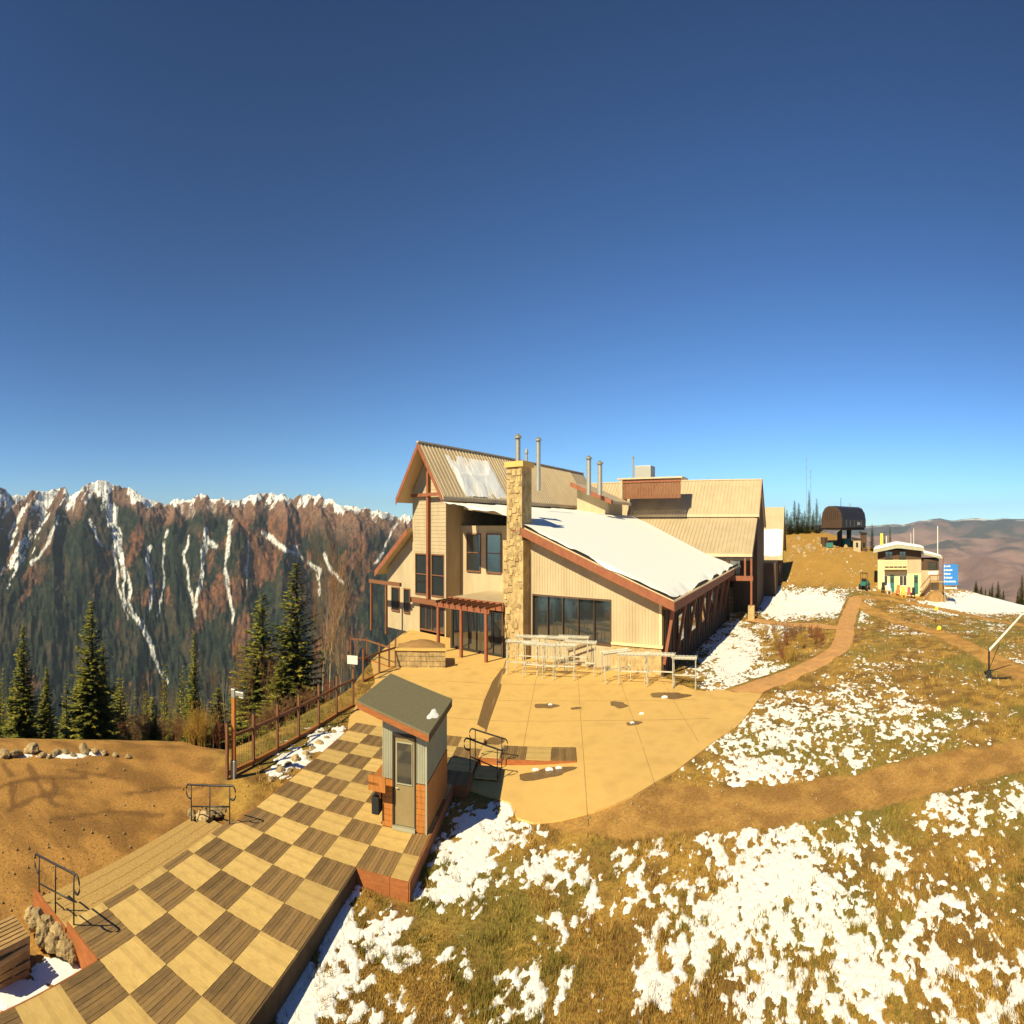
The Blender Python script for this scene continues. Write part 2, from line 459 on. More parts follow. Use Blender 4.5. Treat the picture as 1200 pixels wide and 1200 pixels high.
# paths: centre lines on the ground
def gl(lst, z): return spline([G(x, y, z)[:2] for x, y in lst], 10)
BRICK = gl([(868,812),(900,797),(935,783),(963,770),(983,757),(990,742),(991,730),(998,712),(1003,702)], -.25)
BRICK2 = gl([(878,722),(905,727),(935,730),(965,733),(990,736)], -.4)
TRAIL = spline([G(690,945,-.2)[:2], G(740,952,-.25)[:2], G(800,946,-.35)[:2], G(870,945,-.4)[:2], G(950,938,-.45)[:2], G(1030,922,-.5)[:2], G(1110,900,-.5)[:2], G(1200,885,-.6)[:2], G(1290,872,-.65)[:2], G(1400,860,-.7)[:2]], 10)
TRAIL2 = spline([PR(1003,88)[:2], PR(1030,78)[:2], PR(1065,72)[:2], PR(1100,66)[:2], PR(1140,57)[:2], PR(1180,49)[:2], PR(1215,45)[:2], PR(1280,42)[:2]], 10)
TRAIL3 = spline([PR(1003,91)[:2], PR(1030,96)[:2], PR(1065,96)[:2], PR(1095,93)[:2], PR(1120,90)[:2], PR(1160,84)[:2], PR(1210,78)[:2], PR(1290,72)[:2]], 10)
TRAILW = 1.75

# ------------------------------------------------------------------ snow amount on the ground (patch list taken on the plan)
BLOBS = [(930,1085,105,95,.80),(1010,1130,130,80,.66),(1110,1080,80,60,.55),(1150,1160,80,50,.58),(870,1010,50,40,.62),(960,1010,60,35,.72),(1145,950,60,24,.60),
 (905,868,75,48,.66),(1010,842,90,45,.46),(860,905,60,20,.50),(950,915,70,14,.5),(858,770,26,32,.92),(880,790,45,12,.7),(948,708,34,11,1.3),(965,691,45,2.5,.6),(908,706,16,14,1.2),
 (572,972,42,22,.98),(540,998,38,28,.85),(515,1040,30,30,.72),(640,1020,55,28,.44),(690,1035,18,18,.62),(600,928,16,22,1.25),(398,1105,28,45,.72),(350,1170,26,45,.95),(450,1100,40,30,.64),(530,1130,40,25,.42),
 (640,1165,60,50,.46),(700,1080,60,45,.37),(760,1050,40,60,.42),(580,1190,50,25,.52),(450,1190,60,14,.5),(800,1160,60,45,.56),(1165,709,58,7,1.5),(1150,735,40,12,.22),(1185,770,25,14,.3),(1060,735,30,10,.3),(1010,715,8,12,.7),(1180,700,60,6,1.0),
 (960,845,50,35,.5),(1150,830,50,14,.2),(1080,810,70,12,.18),(380,872,14,10,1.0),(350,890,16,9,.95),(325,905,10,6,.8),(395,860,8,7,.8),(70,1140,26,13,1.5),(20,1165,34,14,1.5),(95,1120,9,12,1.4),(-40,1190,30,14,1.4),(75,886,22,2.5,1.0),(30,886,18,2,.8),(112,883,8,2,.9),(880,760,14,8,.7),(905,745,14,6,.5),(900,735,20,4,.8)]
def snow_amt(X, Y, Z):
    th = np.arctan2(X, Y); r = np.hypot(X, Y)
    u = CX + FX * th; w = HY + FY * (CAMZ - Z) / r
    a = np.zeros_like(u)
    for bx, by, sx, sy, k_ in BLOBS:
        q = ((u - bx) / sx) ** 2 + ((w - by) / sy) ** 2
        a = np.maximum(a, k_ * np.exp(-.5 * np.maximum(q - .35, 0)))
    a = np.maximum(a, .07 * sstep(.3, .5, th))
    c, s_ = cos(.5), sin(.5)
    xs = (X * c - Y * s_); ys = (X * s_ + Y * c)
    n = .34 * fbm(xs * .9, ys * .5, 40, 3) + .66 * fbm(xs * 4.2, ys * 2.6, 50, 4, .62)
    n = np.clip((n - .5) * 2.7 + .5, 0, 1)
    i, j = DIJ(X, Y)
    lot = (j < -1.2) & (i < 5)
    return np.where(lot & (a < .55), -1, a - n - .03)
def blocked(X, Y, grow=0.0):
    """patio, paths, deck, shed: no snow or grass here"""
    b = inpoly(X, Y, PATIO)
    b |= linedist(X, Y, BRICK) < 1.4 + grow
    b |= linedist(X, Y, BRICK2) < 1.3 + grow
    i, j = DIJ(X, Y)
    b |= (i > -9) & (i < 13.2) & (j > np.where(i < -2, 0, -1)) & (j < 3)
    b |= (i > 4) & (i < 13.2) & (j > 2.9) & (j < 4.5)
    b |= (i > -2.0) & (i < 3.8) & (j > -2.9) & (j < 0)
    return b
def trailmask(X, Y):
    w = TRAILW + (fbm(X * .8, Y * .8, 70, 3) - .5) * 1.0
    m_ = sstep(.15, -.15, linedist(X, Y, TRAIL) - w * (1 + .0 * X))
    w2 = 1.5 + (fbm(X * .4, Y * .4, 71, 3) - .5) * .8
    m_ = np.maximum(m_, sstep(.25, -.25, linedist(X, Y, TRAIL2) - w2))
    return np.maximum(m_, sstep(.25, -.25, linedist(X, Y, TRAIL3) - w2))

# ------------------------------------------------------------------ ground sheet
th = np.concatenate([np.linspace(-pi, -1.15, 60, endpoint=False), np.linspace(-1.15, 1.15, 560, endpoint=False), np.linspace(1.15, pi, 61)])
rr = np.concatenate([np.linspace(.3, 9, 8, endpoint=False), np.exp(np.linspace(np.log(9), np.log(160), 330, endpoint=False)), np.exp(np.linspace(np.log(160), np.log(1400), 40))])
R_, T_ = np.meshgrid(rr, th, indexing='ij')
X = (R_ * np.sin(T_)).ravel(); Y = (R_ * np.cos(T_)).ravel()
Z = H(X, Y)
def lerp3(a, b, t): return np.asarray(a)[None] * (1 - t[:, None]) + np.asarray(b)[None] * t[:, None]
def mix(c, col, t): return c * (1 - t[:, None]) + np.asarray(col)[None] * t[:, None]
TRACKS = [[G(x, y, -.56)[:2] for x, y in l_] for l_ in ([(80,903),(100,906),(120,908),(138,913)], [(33,896),(40,912),(52,930),(66,945)], [(4,896),(14,910)], [(-10,925),(25,915),(60,911),(100,912)], [(10,950),(40,935),(70,930)], [(14,918),(15,945)], [(62,912),(66,930)], [(150,930),(200,922),(240,926)], [(60,960),(130,950),(190,955)])]
def ground_col(X, Y):
    n1 = fbm(X * .22, Y * .22, 1, 4); n2 = fbm(X * 1.1, Y * 1.1, 2, 4); n3 = fbm(X * .5 + 30, Y * .5, 3, 4)
    c = lerp3((.20, .112, .032), (.45, .27, .062), sstep(.3, .72, n2))
    c = mix(c, (.20, .17, .04), sstep(.47, .66, n1) * .75)
    c = mix(c, (.36, .215, .055), sstep(.55, .75, n3) * .55)
    th_ = np.arctan2(X, Y); r_ = np.hypot(X, Y)
    c = mix(c, (.46, .26, .065), sstep(95, 105, r_) * sstep(.52, .56, th_) * .75)
    i, j = DIJ(X, Y)
    lot = np.maximum(sstep(-1.0, -1.3, j) * sstep(5.2, 4.2, i), sstep(-.57, -.62, th_)) * (r_ < 34)
    ruts = np.abs(np.sin((X * .35 + Y * .9) * 1.3 + 5 * fbm(X * .12, Y * .12, 9)))
    lc = lerp3((.235, .12, .034), (.42, .22, .060), sstep(.3, .7, fbm(X * .5, Y * .9, 8, 5)))
    lc = mix(lc, (.17, .085, .03), sstep(.10, .02, ruts) * sstep(.56, .66, fbm(X * .2, Y * .2, 12, 3)) * .5)
    for tr_ in TRACKS: lc = mix(lc, (.15, .075, .025), sstep(.28, .10, linedist(X, Y, tr_) + .3 * (fbm(X * 2, Y * 2, 13, 2) - .5)) * .75)
    c = c * (1 - lot[:, None]) + lc * lot[:, None]
    t_ = trailmask(X, Y)
    tc_ = lerp3((.33, .175, .05), (.47, .26, .075), sstep(.3, .7, fbm(X * 1.3, Y * 1.3, 14, 4)))
    tc_ = tc_ * (1 + .22 * sstep(40, 50, r_))[:, None]
    c = c * (1 - t_[:, None]) + tc_ * t_[:, None]
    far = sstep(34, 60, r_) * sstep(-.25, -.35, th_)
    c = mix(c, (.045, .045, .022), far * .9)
    return c
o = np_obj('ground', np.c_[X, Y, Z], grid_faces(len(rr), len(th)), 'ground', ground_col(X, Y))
tag(o, kind='structure')

# ------------------------------------------------------------------ far mountains
SIL = np.array([(-500,588),(-300,570),(-150,584),(-60,570),(-20,584),(0,571),(6,570),(13,580),(26,578),(45,573),(60,575),(75,571),(86,583),(99,572),(115,561.5),(134,567),(152,574),(163,586),(172,590),(181,588),(195,592),(210,586),(225,583),(240,581),(258,585),(272,589),(290,583),(303,582),(312,579),(330,580),(345,582),(360,579),(378,582),(395,590),(415,594),(440,599),(480,607),(540,618),(600,626),(760,650)])
def massif():
    px = np.concatenate([np.linspace(-480, -30, 110, endpoint=False), np.linspace(-30, 500, 620, endpoint=False), np.linspace(500, 760, 40)])
    t = np.concatenate([np.linspace(-.25, 0, 12, endpoint=False), np.linspace(0, 1, 250, endpoint=False), np.linspace(1, 1.35, 24)])
    T, U = np.meshgrid(t, px, indexing='ij')
    U = U.ravel(); T = T.ravel()
    th_ = (U - CX) / FX
    rdg = 2800 + 260 * (fbm(U * .012, U * 0, 31, 3) - .5) * 2
    sil = np.interp(U, SIL[:, 0], SIL[:, 1]) + (fbm(U * .16, U * 0 + 3, 33, 3) - .5) * 9
    zr = CAMZ + (HY - sil) * rdg / FY
    z0 = -395 + 40 * (fbm(U * .01, U * 0, 35) - .5)
    tt = np.clip(T, 0, 1)
    z = z0 + (zr - z0) * (tt ** 1.05)
    w = (fbm(U * .02, T * 3, 36, 3) - .5) * 46 * (1 - tt)
    q = U + w
    # spurs: ridge lines running down from the crest; gullies form between them
    SP = [(-330,-400),(-240,-260),(-170,-220),(-110,-140),(-60,-120),(-12,-60),(45,-18),(76,48),(100,96),(152,186),(182,150),(205,212),(240,228),(262,300),(268,372),(303,268),(330,345),(362,430),(395,500),(440,560),(500,640),(580,700)]
    best = np.full(U.shape, -1e9)
    crest = lambda u_: CAMZ + (HY - np.interp(u_, SIL[:, 0], SIL[:, 1])) * 2800 / FY
    wp = (fbm(U * .03, T * 5, 46, 3) - .5) * 30 * (1 - tt)
    for k_, (u0, u1) in enumerate(SP):
        us = u1 + (u0 - u1) * tt ** 1.1 + 9 * np.sin(tt * 7 + k_ * 1.7) * (1 - tt)
        zs = z0 + 25 + (crest(u0) - 14 - z0) * tt ** (.86 + .10 * sin(k_ * 2.3)) + 14 * np.sin(tt * 19 + k_)
        best = np.maximum(best, zs - (2.2 + .9 * sin(k_ * 1.3)) * np.abs(U + wp - us))
        for q_ in (.72, .5, .3):          # side ribs
            ur = u0 * q_ + u1 * (1 - q_); ud = us + (1 if (k_ + int(q_ * 10)) % 2 else -1) * np.maximum(q_ - tt, 0) * 75
            best = np.maximum(best, np.where(tt < q_ + .03, zs - 22 - 60 * np.maximum(q_ - tt, 0) - 3.6 * np.abs(U + wp - ud), -1e9))
    floor_ = z0 + (zr - z0) * tt ** 1.45 - 18 * np.sin(pi * tt)
    m_ = np.maximum(floor_, best)
    wob2 = fbm(U * .03, T * 4, 47, 3)
    flat_ = z0 + (zr - z0) * tt ** 1.12
    kk = .12 + .88 * sstep(.22, .78, tt + (wob2 - .5) * .5)
    m_ = flat_ * (1 - kk) + m_ * kk
    k2 = sstep(.86, 1.0, tt)
    z = m_ * (1 - k2) + np.minimum(np.maximum(m_, zr - 30), zr + 4) * k2 * (1 - sstep(.97, 1.0, tt)) + zr * k2 * sstep(.97, 1.0, tt)
    env = np.sin(pi * np.clip(tt, 0, 1)) ** .7
    relief = (m_ - floor_) / 90
    z = z + (fbm((U + 90 * T) * .03, T * 5, 45, 5, .55) - .5) * 75 * env + (fbm(U * .22, T * 30, 39, 4) - .5) * 22 * sstep(0, .15, tt) * (1 - .7 * sstep(.93, 1, tt))
    z = np.where(T > 1, zr - (T - 1) * 1400, z)
    z = np.where(T < 0, z0 + T * -40, z)
    r = 1300 + (rdg - 1300) * T
    X = r * np.sin(th_); Y = r * np.cos(th_)
    W = HY + FY * (CAMZ - z) / r
    nz = fbm(U * .045, W * .03, 60, 4); fine = fbm(U * .45, W * .32, 61, 4, .65)
    c = lerp3((.006, .012, .008), (.022, .029, .015), sstep(.38, .62, fine))
    c = mix(c, (.062, .045, .026), sstep(.54, .66, fbm(U * .07, W * .05, 65, 4)) * .55)
    # red-brown aspen and scree strips, running down the fall line
    red = sstep(.50, .60, fbm((q + .35 * W) * .05, W * .02, 62, 4) - .075 - .10 * sstep(655, 740, W) + .3 * (fine - .5) + .15 * np.exp(-((U - 290) / 75) ** 2) + .14 * np.exp(-((U - 157) / 9) ** 2 - ((W - 635) / 45) ** 2) - .10 * np.exp(-((U - 60) / 55) ** 2 - ((W - 720) / 70) ** 2))
    rc = lerp3((.085, .042, .024), (.165, .072, .034), sstep(.35, .65, fbm(U * .3, W * .12, 63, 3)))
    c = c * (1 - red[:, None]) + rc * red[:, None]
    # bare rock near the crest
    rock = sstep(26 + 46 * np.exp(-((U - 30) / 50) ** 2) + 30 * np.exp(-((U - 380) / 60) ** 2), 12, W - sil + 16 * (nz - .5))
    c = c * (1 - rock[:, None] * .85) + lerp3((.15, .075, .048), (.23, .14, .095), fine) * (rock[:, None] * .85)
    # snow: crest, streaks, chutes
    streak = fbm((U + .55 * W) * .16, (W - .3 * U) * .03, 64, 3)
    depth = 8 + 18 * np.exp(-((U - 120) / 26) ** 2) + 82 * np.exp(-((U - 18) / 46) ** 2) + 7 * np.exp(-((U - 330) / 50) ** 2) + 22 * np.exp(-((U - 128) / 14) ** 2)
    s_ = sstep(.30, .46, 1.0 - (W - sil) / depth + (streak - .5) * 2.8 + (fine - .5) * .9 - .30)
    ch = [([(118,568),(126,590),(134,615),(138,640),(142,660)], 9, 3), ([(142,655),(146,680),(143,700),(150,715),(158,722),(166,738),(176,758),(190,790)], 2.2, 1.6), ([(146,665),(153,685),(150,705),(160,720),(168,735),(182,765),(196,800)], 1.5, 1.4), ([(133,640),(136,670),(140,700),(150,725)], 1.2, 1.2),
          ([(38,660),(52,645),(60,628),(68,605)], 3, 2), ([(176,640),(172,660),(178,690),(174,720)], 2.2, 1.4), ([(195,622),(189,655),(193,675),(186,722)], 1.2, 1.2), ([(220,628),(218,650),(222,690),(229,722)], 1.2, 1.6), ([(243,620),(236,665),(230,700),(227,724)], 2.4, 1.8), ([(270,610),(264,660),(266,690),(274,730)], 1.6, 1.3),
          ([(291,635),(290,665),(288,690)], 1.5, 1), ([(309,625),(325,636),(342,648)], 3.4, 2.5), ([(345,640),(352,655)], 2.4, 2), ([(362,660),(374,668),(374,696)], 2.2, 1.2), ([(378,650),(388,666),(404,684)], 2, 1.6), ([(105,610),(115,630),(122,640)], 2.5, 1.2), ([(87,580),(88,600)], 2, 1), ([(246,636),(252,640)], 3, 3), ([(470,600),(440,660)], 1, 1)]
    for pl, w0, w1 in ch:
        d = linedist(U + (fbm(U * .09, W * .06, 67, 3) - .5) * 9, W, pl); f = np.clip((W - pl[0][1]) / (pl[-1][1] - pl[0][1] + 1e-6), 0, 1)
        wob = fbm(U * .22, W * .07, 66, 3); wd = (w0 + (w1 - w0) * f) * (-.25 + 2.3 * wob)
        s_ = np.maximum(s_, (.9 if w0 > 5 else .75) * sstep(wd + .8, wd - .6, d))
    thin = sstep(.63, .70, fbm((U + .12 * W + (fbm(U * .05, W * .05, 69, 3) - .5) * 14) * .30, W * .022, 68, 3)) * sstep(745, 670, W) * sstep(-20, 40, W - sil) * (1 - .9 * sstep(150, 100, U) * sstep(615, 650, W))
    s_ = np.maximum(s_, thin * .45 * sstep(140, 190, U) * sstep(.35, .0, relief))
    s_ = s_ * sstep(.25, .42, fbm(U * .5, W * .35, 72, 3))
    c = c * (1 - s_[:, None]) + np.array([(.80, .80, .78)]) * s_[:, None]
    o = np_obj('mountain_range', np.c_[X, Y, z], grid_faces(len(t), len(px)), 'mountain', c)
    tag(o, kind='structure')
massif()

def far_hills():
    px = np.linspace(640, 1640, 420); r1 = np.exp(np.linspace(np.log(1250), np.log(12500), 230))
    Rr, U = np.meshgrid(r1, px, indexing='ij'); U = U.ravel(); r = Rr.ravel()
    th_ = (U - CX) / FX; X = r * np.sin(th_); Y = r * np.cos(th_)
    sil = np.interp(U, [640, 900, 1050, 1090, 1140, 1200, 1300, 1600], [622, 618, 614.5, 611.5, 609.0, 609, 606, 612]) + (fbm(U * .05, U * 0, 81, 4) - .5) * 5
    f = np.interp(r, [1250, 2200, 3600, 5500, 8000, 10500, 12500], [-430, -430, -360, -260, -130, 1, 1])
    crest = CAMZ + (HY - sil) * 10500 / FY
    z = np.where(f >= 0, crest, f + (crest) * sstep(6500, 10500, r)) + np.where(r > 10500, -(r - 10500) * .12, 0)
    amp = 120 * sstep(1500, 3000, r) * (1 - .75 * sstep(8800, 10300, r))
    z = z + amp * ((1 - np.abs(2 * fbm(X * .0006, Y * .0006, 82, 4) - 1) * 1.6) - .4) + amp * .5 * (fbm(X * .003, Y * .003, 83, 4) - .5)
    n = fbm(X * .0012, Y * .0009, 84, 5); n2 = fbm(X * .006, Y * .004, 85, 4)
    c = lerp3((.21, .115, .09), (.32, .19, .15), sstep(.3, .7, n2))
    c = mix(c, (.035, .045, .035), sstep(.53, .62, n) * .8)
    c = mix(c, (.030, .040, .040), sstep(7500, 9500, r) * sstep(.38, .5, n2 * .5 + n * .5) * .9)
    c = mix(c, (.75, .75, .73), sstep(9600, 10300, r) * sstep(.56, .64, n2))
    tag(np_obj('far_hills', np.c_[X, Y, z], grid_faces(len(r1), len(px)), 'mountain', c), kind='structure')
far_hills()

# ------------------------------------------------------------------ patio slab, paths
from mathutils.geometry import delaunay_2d_cdt
def sheet(name, poly, lift, m, step, zfun=None):
    pts = []
    for a in range(len(poly)):
        p, q = Vector(poly[a][:2]), Vector(poly[(a + 1) % len(poly)][:2])
        n = max(1, int((q - p).length / step))
        pts += [p.lerp(q, k_ / n) for k_ in range(n)]
    nb_ = len(pts)
    xs = [p.x for p in pts]; ys = [p.y for p in pts]
    gx, gy = np.meshgrid(np.arange(min(xs), max(xs), step), np.arange(min(ys), max(ys), step))
    gx = gx.ravel(); gy = gy.ravel(); bl = [(p.x, p.y) for p in pts]
    ok = inpoly(gx, gy, bl) & (linedist(gx, gy, bl + bl[:1]) > step * .4)
    allp = pts + [Vector((x, y)) for x, y in zip(gx[ok], gy[ok])]
    vs, es, fs, *_ = delaunay_2d_cdt(allp, [(k_, (k_ + 1) % nb_) for k_ in range(nb_)], [], 1, 1e-4)
    V2 = np.array([(v.x, v.y) for v in vs])
    z = H(V2[:, 0], V2[:, 1]) + lift
    n = len(V2)
    mb = MB(); mb.v = [(a[0], a[1], c) for a, c in zip(V2, z)]
    mb.f = [tuple(f) for f in fs]
    # skirt so that the edge has thickness
    b0 = len(mb.v); idx = list(range(nb_))
    mb.v += [(mb.v[k_][0], mb.v[k_][1], mb.v[k_][2] - .18) for k_ in idx]
    mb.f += [(k_, (k_ + 1) % nb_, b0 + (k_ + 1) % nb_, b0 + k_) for k_ in idx]
    return mb.build(name, m)
patio = tag(sheet('patio', PATIO, .055, 'concrete', .9), kind='structure')
def ribbon(name, pts, w, lift, m, thick=.1):
    c = np.array(pts); d = np.gradient(c, axis=0); d /= np.linalg.norm(d, axis=1)[:, None]
    nn = np.c_[d[:, 1], -d[:, 0]]; mb = MB(); k_ = 5
    for a in range(len(c)):
        for b in range(k_):
            p = c[a] + nn[a] * w * (b / (k_ - 1) * 2 - 1)
            mb.v.append((p[0], p[1], h1(*p) + lift - (thick if b in (0, k_ - 1) else 0)))
    for a in range(len(c) - 1):
        for b in range(k_ - 1):
            mb.f.append((a * k_ + b, a * k_ + b + 1, (a + 1) * k_ + b + 1, (a + 1) * k_ + b))
    return tag(mb.build(name, m), kind='structure')
ribbon('brick_path', BRICK, 1.55, .05, 'brick_paver')
ribbon('brick_path', BRICK2, 1.6, .045, 'brick_paver')
# joints cut in the slab: thin dark strips
def PZ(x, y): return h1(x, y) + .055
def joint(p, q, w=.025):
    mb = MB(); n = 14
    p = Vector(p[:2]); q = Vector(q[:2]); s_ = (q - p).normalized(); s_ = Vector((s_.y, -s_.x)) * w
    for k_ in range(n + 1):
        c = p.lerp(q, k_ / n); z = PZ(c.x, c.y) + .005
        mb.v += [(c.x - s_.x, c.y - s_.y, z), (c.x + s_.x, c.y + s_.y, z)]
    mb.f = [(2 * k_, 2 * k_ + 1, 2 * k_ + 3, 2 * k_ + 2) for k_ in range(n)]
    return mb.build('expansion_joint', 'joint', patio)
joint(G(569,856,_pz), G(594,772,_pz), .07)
for j_ in (6.7, 9.2, 11.7, 14.2): joint(D(12.6, j_), D(23, j_), .012)
for i_ in (15.2, 17.8, 20.4): joint(D(i_, 1.5), D(i_ - .0, 15.5), .012)
for j_ in (9.2, 11.7): joint(D(7.6 + (j_ - 9.2) * .6, j_), D(12.4, j_), .012)
def slab_patch(x, y, rx, ry):
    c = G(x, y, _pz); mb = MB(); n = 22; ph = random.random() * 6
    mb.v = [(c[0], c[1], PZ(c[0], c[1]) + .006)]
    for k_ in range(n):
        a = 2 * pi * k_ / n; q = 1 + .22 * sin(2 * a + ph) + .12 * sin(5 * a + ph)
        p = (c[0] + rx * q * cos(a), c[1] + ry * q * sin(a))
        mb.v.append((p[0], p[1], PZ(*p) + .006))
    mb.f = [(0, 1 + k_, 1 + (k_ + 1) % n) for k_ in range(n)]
    mb.build('dark_patch', 'dark_patch', patio)
for a in [(640,829,.75,.55),(675,832,.35,.25),(725,827,.65,.6),(743,848,.5,.35),(785,814,1.5,.7),(532,868,.9,.6),(575,868,.7,.7),(560,873,.5,.3),(640,903,1.4,.5)]: slab_patch(*a)  # wet spots on the slab, and a dark patch in front of the walkway

mb = MB()  # long dark streak laid beside the slab joint
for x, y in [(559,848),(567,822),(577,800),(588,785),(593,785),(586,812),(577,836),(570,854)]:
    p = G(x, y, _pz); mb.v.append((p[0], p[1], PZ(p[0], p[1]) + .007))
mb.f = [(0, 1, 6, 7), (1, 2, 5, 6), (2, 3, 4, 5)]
mb.build('dark_patch', 'dark_patch', patio)['label'] = 'long dark streak along the slab joint'
# ------------------------------------------------------------------ ground snow (relief of its own; melts out where it is thin)
th = np.linspace(-1.05, 1.12, 1420); rr = np.exp(np.linspace(np.log(10.5), np.log(128), 600))
R_, T_ = np.meshgrid(rr, th, indexing='ij')
X = (R_ * np.sin(T_)).ravel(); Y = (R_ * np.cos(T_)).ravel()
Zg = H(X, Y)
S = snow_amt(X, Y, Zg)
S = np.where(blocked(X, Y, .2), -1, S - 1.2 * trailmask(X, Y))
Zs = Zg + np.clip(S * .13, -.03, .035)
F, used = grid_faces(len(rr), len(th), S > -.02)
SNOW_S = S
o = np_obj('snow_patches', np.c_[X, Y, Zs][used], F, 'snow')
tag(o, 'melting white snow lying in ragged patches over the dry meadow', 'snow', kind='stuff')

# ------------------------------------------------------------------ dry grass tufts on the meadow
def grass():
    n = 78000
    u = RNG.uniform(300, 1290, n); w = 700 + 560 * RNG.random(n) ** .75
    z = np.full(n, -.5)
    for _ in range(4):
        r = FY * (CAMZ - z) / (w - HY); t = (u - CX) / FX
        r = np.clip(r, 8, 118); X = r * np.sin(t); Y = r * np.cos(t); z = H(X, Y)
    s_ = snow_amt(X, Y, z)
    dense = fbm(X * .7, Y * .7, 90, 3)
    ok = ~blocked(X, Y, .1) & (trailmask(X, Y) < .3) & ((s_ < .02) | (RNG.random(n) < .13)) & (RNG.random(n) < sstep(.25, .6, dense) + .25) & (r < 116)
    i, j = DIJ(X, Y); ok &= ~((j < -1) & (i < 4.5))
    X, Y, z, r = X[ok], Y[ok], z[ok], r[ok]; n = len(X)
    gc = np.array([(.38, .235, .055), (.26, .15, .038), (.21, .17, .036), (.43, .28, .07), (.20, .105, .034)])
    big = fbm(X * .3, Y * .3, 91, 3)
    pick = np.where(big > .55, 2, RNG.choice([0, 1, 3, 4], n, p=[.38, .28, .16, .18])); pick = np.where(RNG.random(n) < .25, RNG.integers(0, 5, n), pick)
    nb = 5
    sc = np.clip(r / 30, .75, 2.2)
    V = np.zeros((n, nb, 3, 3)); hh = RNG.uniform(.03, .105, (n, nb)) * sc[:, None] ** .7
    hh *= (1 + 1.2 * (fbm(X * 1.5, Y * 1.5, 92, 2) > .62))[:, None]
    a = RNG.uniform(0, 2 * pi, (n, nb)); wd = RNG.uniform(.010, .022, (n, nb)) * sc[:, None]
    ox = RNG.normal(0, .06, (n, nb)) * sc[:, None]; oy = RNG.normal(0, .06, (n, nb)) * sc[:, None]
    bx = X[:, None] + ox; by = Y[:, None] + oy
    lean = RNG.uniform(.2, .9, (n, nb)) * hh; la = RNG.uniform(0, 2 * pi, (n, nb))
    for k_, sg in ((0, -1), (1, 1)):
        V[:, :, k_, 0] = bx + sg * wd * np.cos(a); V[:, :, k_, 1] = by + sg * wd * np.sin(a); V[:, :, k_, 2] = z[:, None] - .02
    V[:, :, 2, 0] = bx + lean * np.cos(la); V[:, :, 2, 1] = by + lean * np.sin(la); V[:, :, 2, 2] = z[:, None] + hh
    col = np.repeat(gc[pick] * RNG.uniform(.75, 1.25, (n, 1)), nb * 3, axis=0)
    Fc = np.arange(n * nb * 3).reshape(-1, 3)
    o = np_obj('dry_grass', V.reshape(-1, 3), Fc, 'grass', col, smooth=False)
    tag(o, 'tufts of golden brown and olive dry grass covering the meadow', 'grass', kind='stuff')
grass()
# ------------------------------------------------------------------ chequered timber deck
def tile_mesh(kind, lx, ly, seed):
    """square panel of boards: dark ones run along local x, light ones along local y"""
    rg = random.Random(seed); mb = MB()
    if kind == 'dark':
        n = max(1, round(ly / .141)); w = ly / n
        for k_ in range(n):
            dz = rg.uniform(-.004, .004)
            mb.box(-lx / 2 + .004, lx / 2 - .004, -ly / 2 + k_ * w + .006, -ly / 2 + (k_ + 1) * w - .006, -.045, dz)
    else:
        n = max(1, round(lx / .176)); w = lx / n
        for k_ in range(n):
            dz = rg.uniform(-.0025, .0025)
            mb.box(-lx / 2 + k_ * w + .0018, -lx / 2 + (k_ + 1) * w - .0018, -ly / 2 + .004, ly / 2 - .004, -.045, dz)
    return mb.mesh('tile', 'plank_dark' if kind == 'dark' else 'plank_light')
deck = thing('timber_deck', 'chequered timber deck of light and dark square board panels', 'deck', D(4, 1))
_tm = {}
def put_tile(par, i0, i1, j0, j1, z=0.0, kind=None, base=(0, 0, 0)):
    ii, jj = math.floor((i0 + i1) / 2 + 1e-6), math.floor((j0 + j1) / 2 + 1e-6)
    kind = kind or ('light' if (ii + jj) % 2 == 0 else 'dark')
    lx, ly = (i1 - i0) * DS - .008, (j1 - j0) * DS - .008
    key = (kind, round(lx, 3), round(ly, 3), (ii * 7 + jj * 3) % 4)
    if key not in _tm: _tm[key] = tile_mesh(kind, lx, ly, int(lx * 1000 + ly * 77 + key[3] * 13 + len(kind)))
    o = bpy.data.objects.new('tile', _tm[key]); COL.objects.link(o); o.parent = par
    c = D((i0 + i1) / 2, (j0 + j1) / 2, z)
    o.location = (c[0] - par.location[0], c[1] - par.location[1], z - par.location[2]); o.rotation_euler = (0, 0, DA)
    return o
for i in range(-9, 13):
    for j in range(-1, 3):
        if i < -2 and j < 0: continue
        put_tile(deck, i, i + 1, j, j + 1)
    if -2 <= i < 4: put_tile(deck, i, i + 1, -1.25, -1)
    if i >= 4:
        put_tile(deck, i, i + 1, 3, 4)
        put_tile(deck, i, i + 1, 4, 4.5 if i < 9 else 5)
def dboard(name, i0, j0, i1, j1, z0, z1, m, par, t=.05):
    a, b = Vector(D(i0, j0)), Vector(D(i1, j1)); n = (b - a).normalized(); s_ = Vector((n.y, -n.x, 0)) * t / 2
    mb = MB(); o = par.location
    vs = [a + s_, b + s_, b - s_, a - s_]
    mb.add([(v.x - o.x, v.y - o.y, z0 - o.z) for v in vs] + [(v.x - o.x, v.y - o.y, z1 - o.z) for v in vs], [(0, 3, 2, 1), (4, 5, 6, 7), (0, 1, 5, 4), (1, 2, 6, 5), (2, 3, 7, 6), (3, 0, 4, 7)])
    return mb.build(name, m, par)
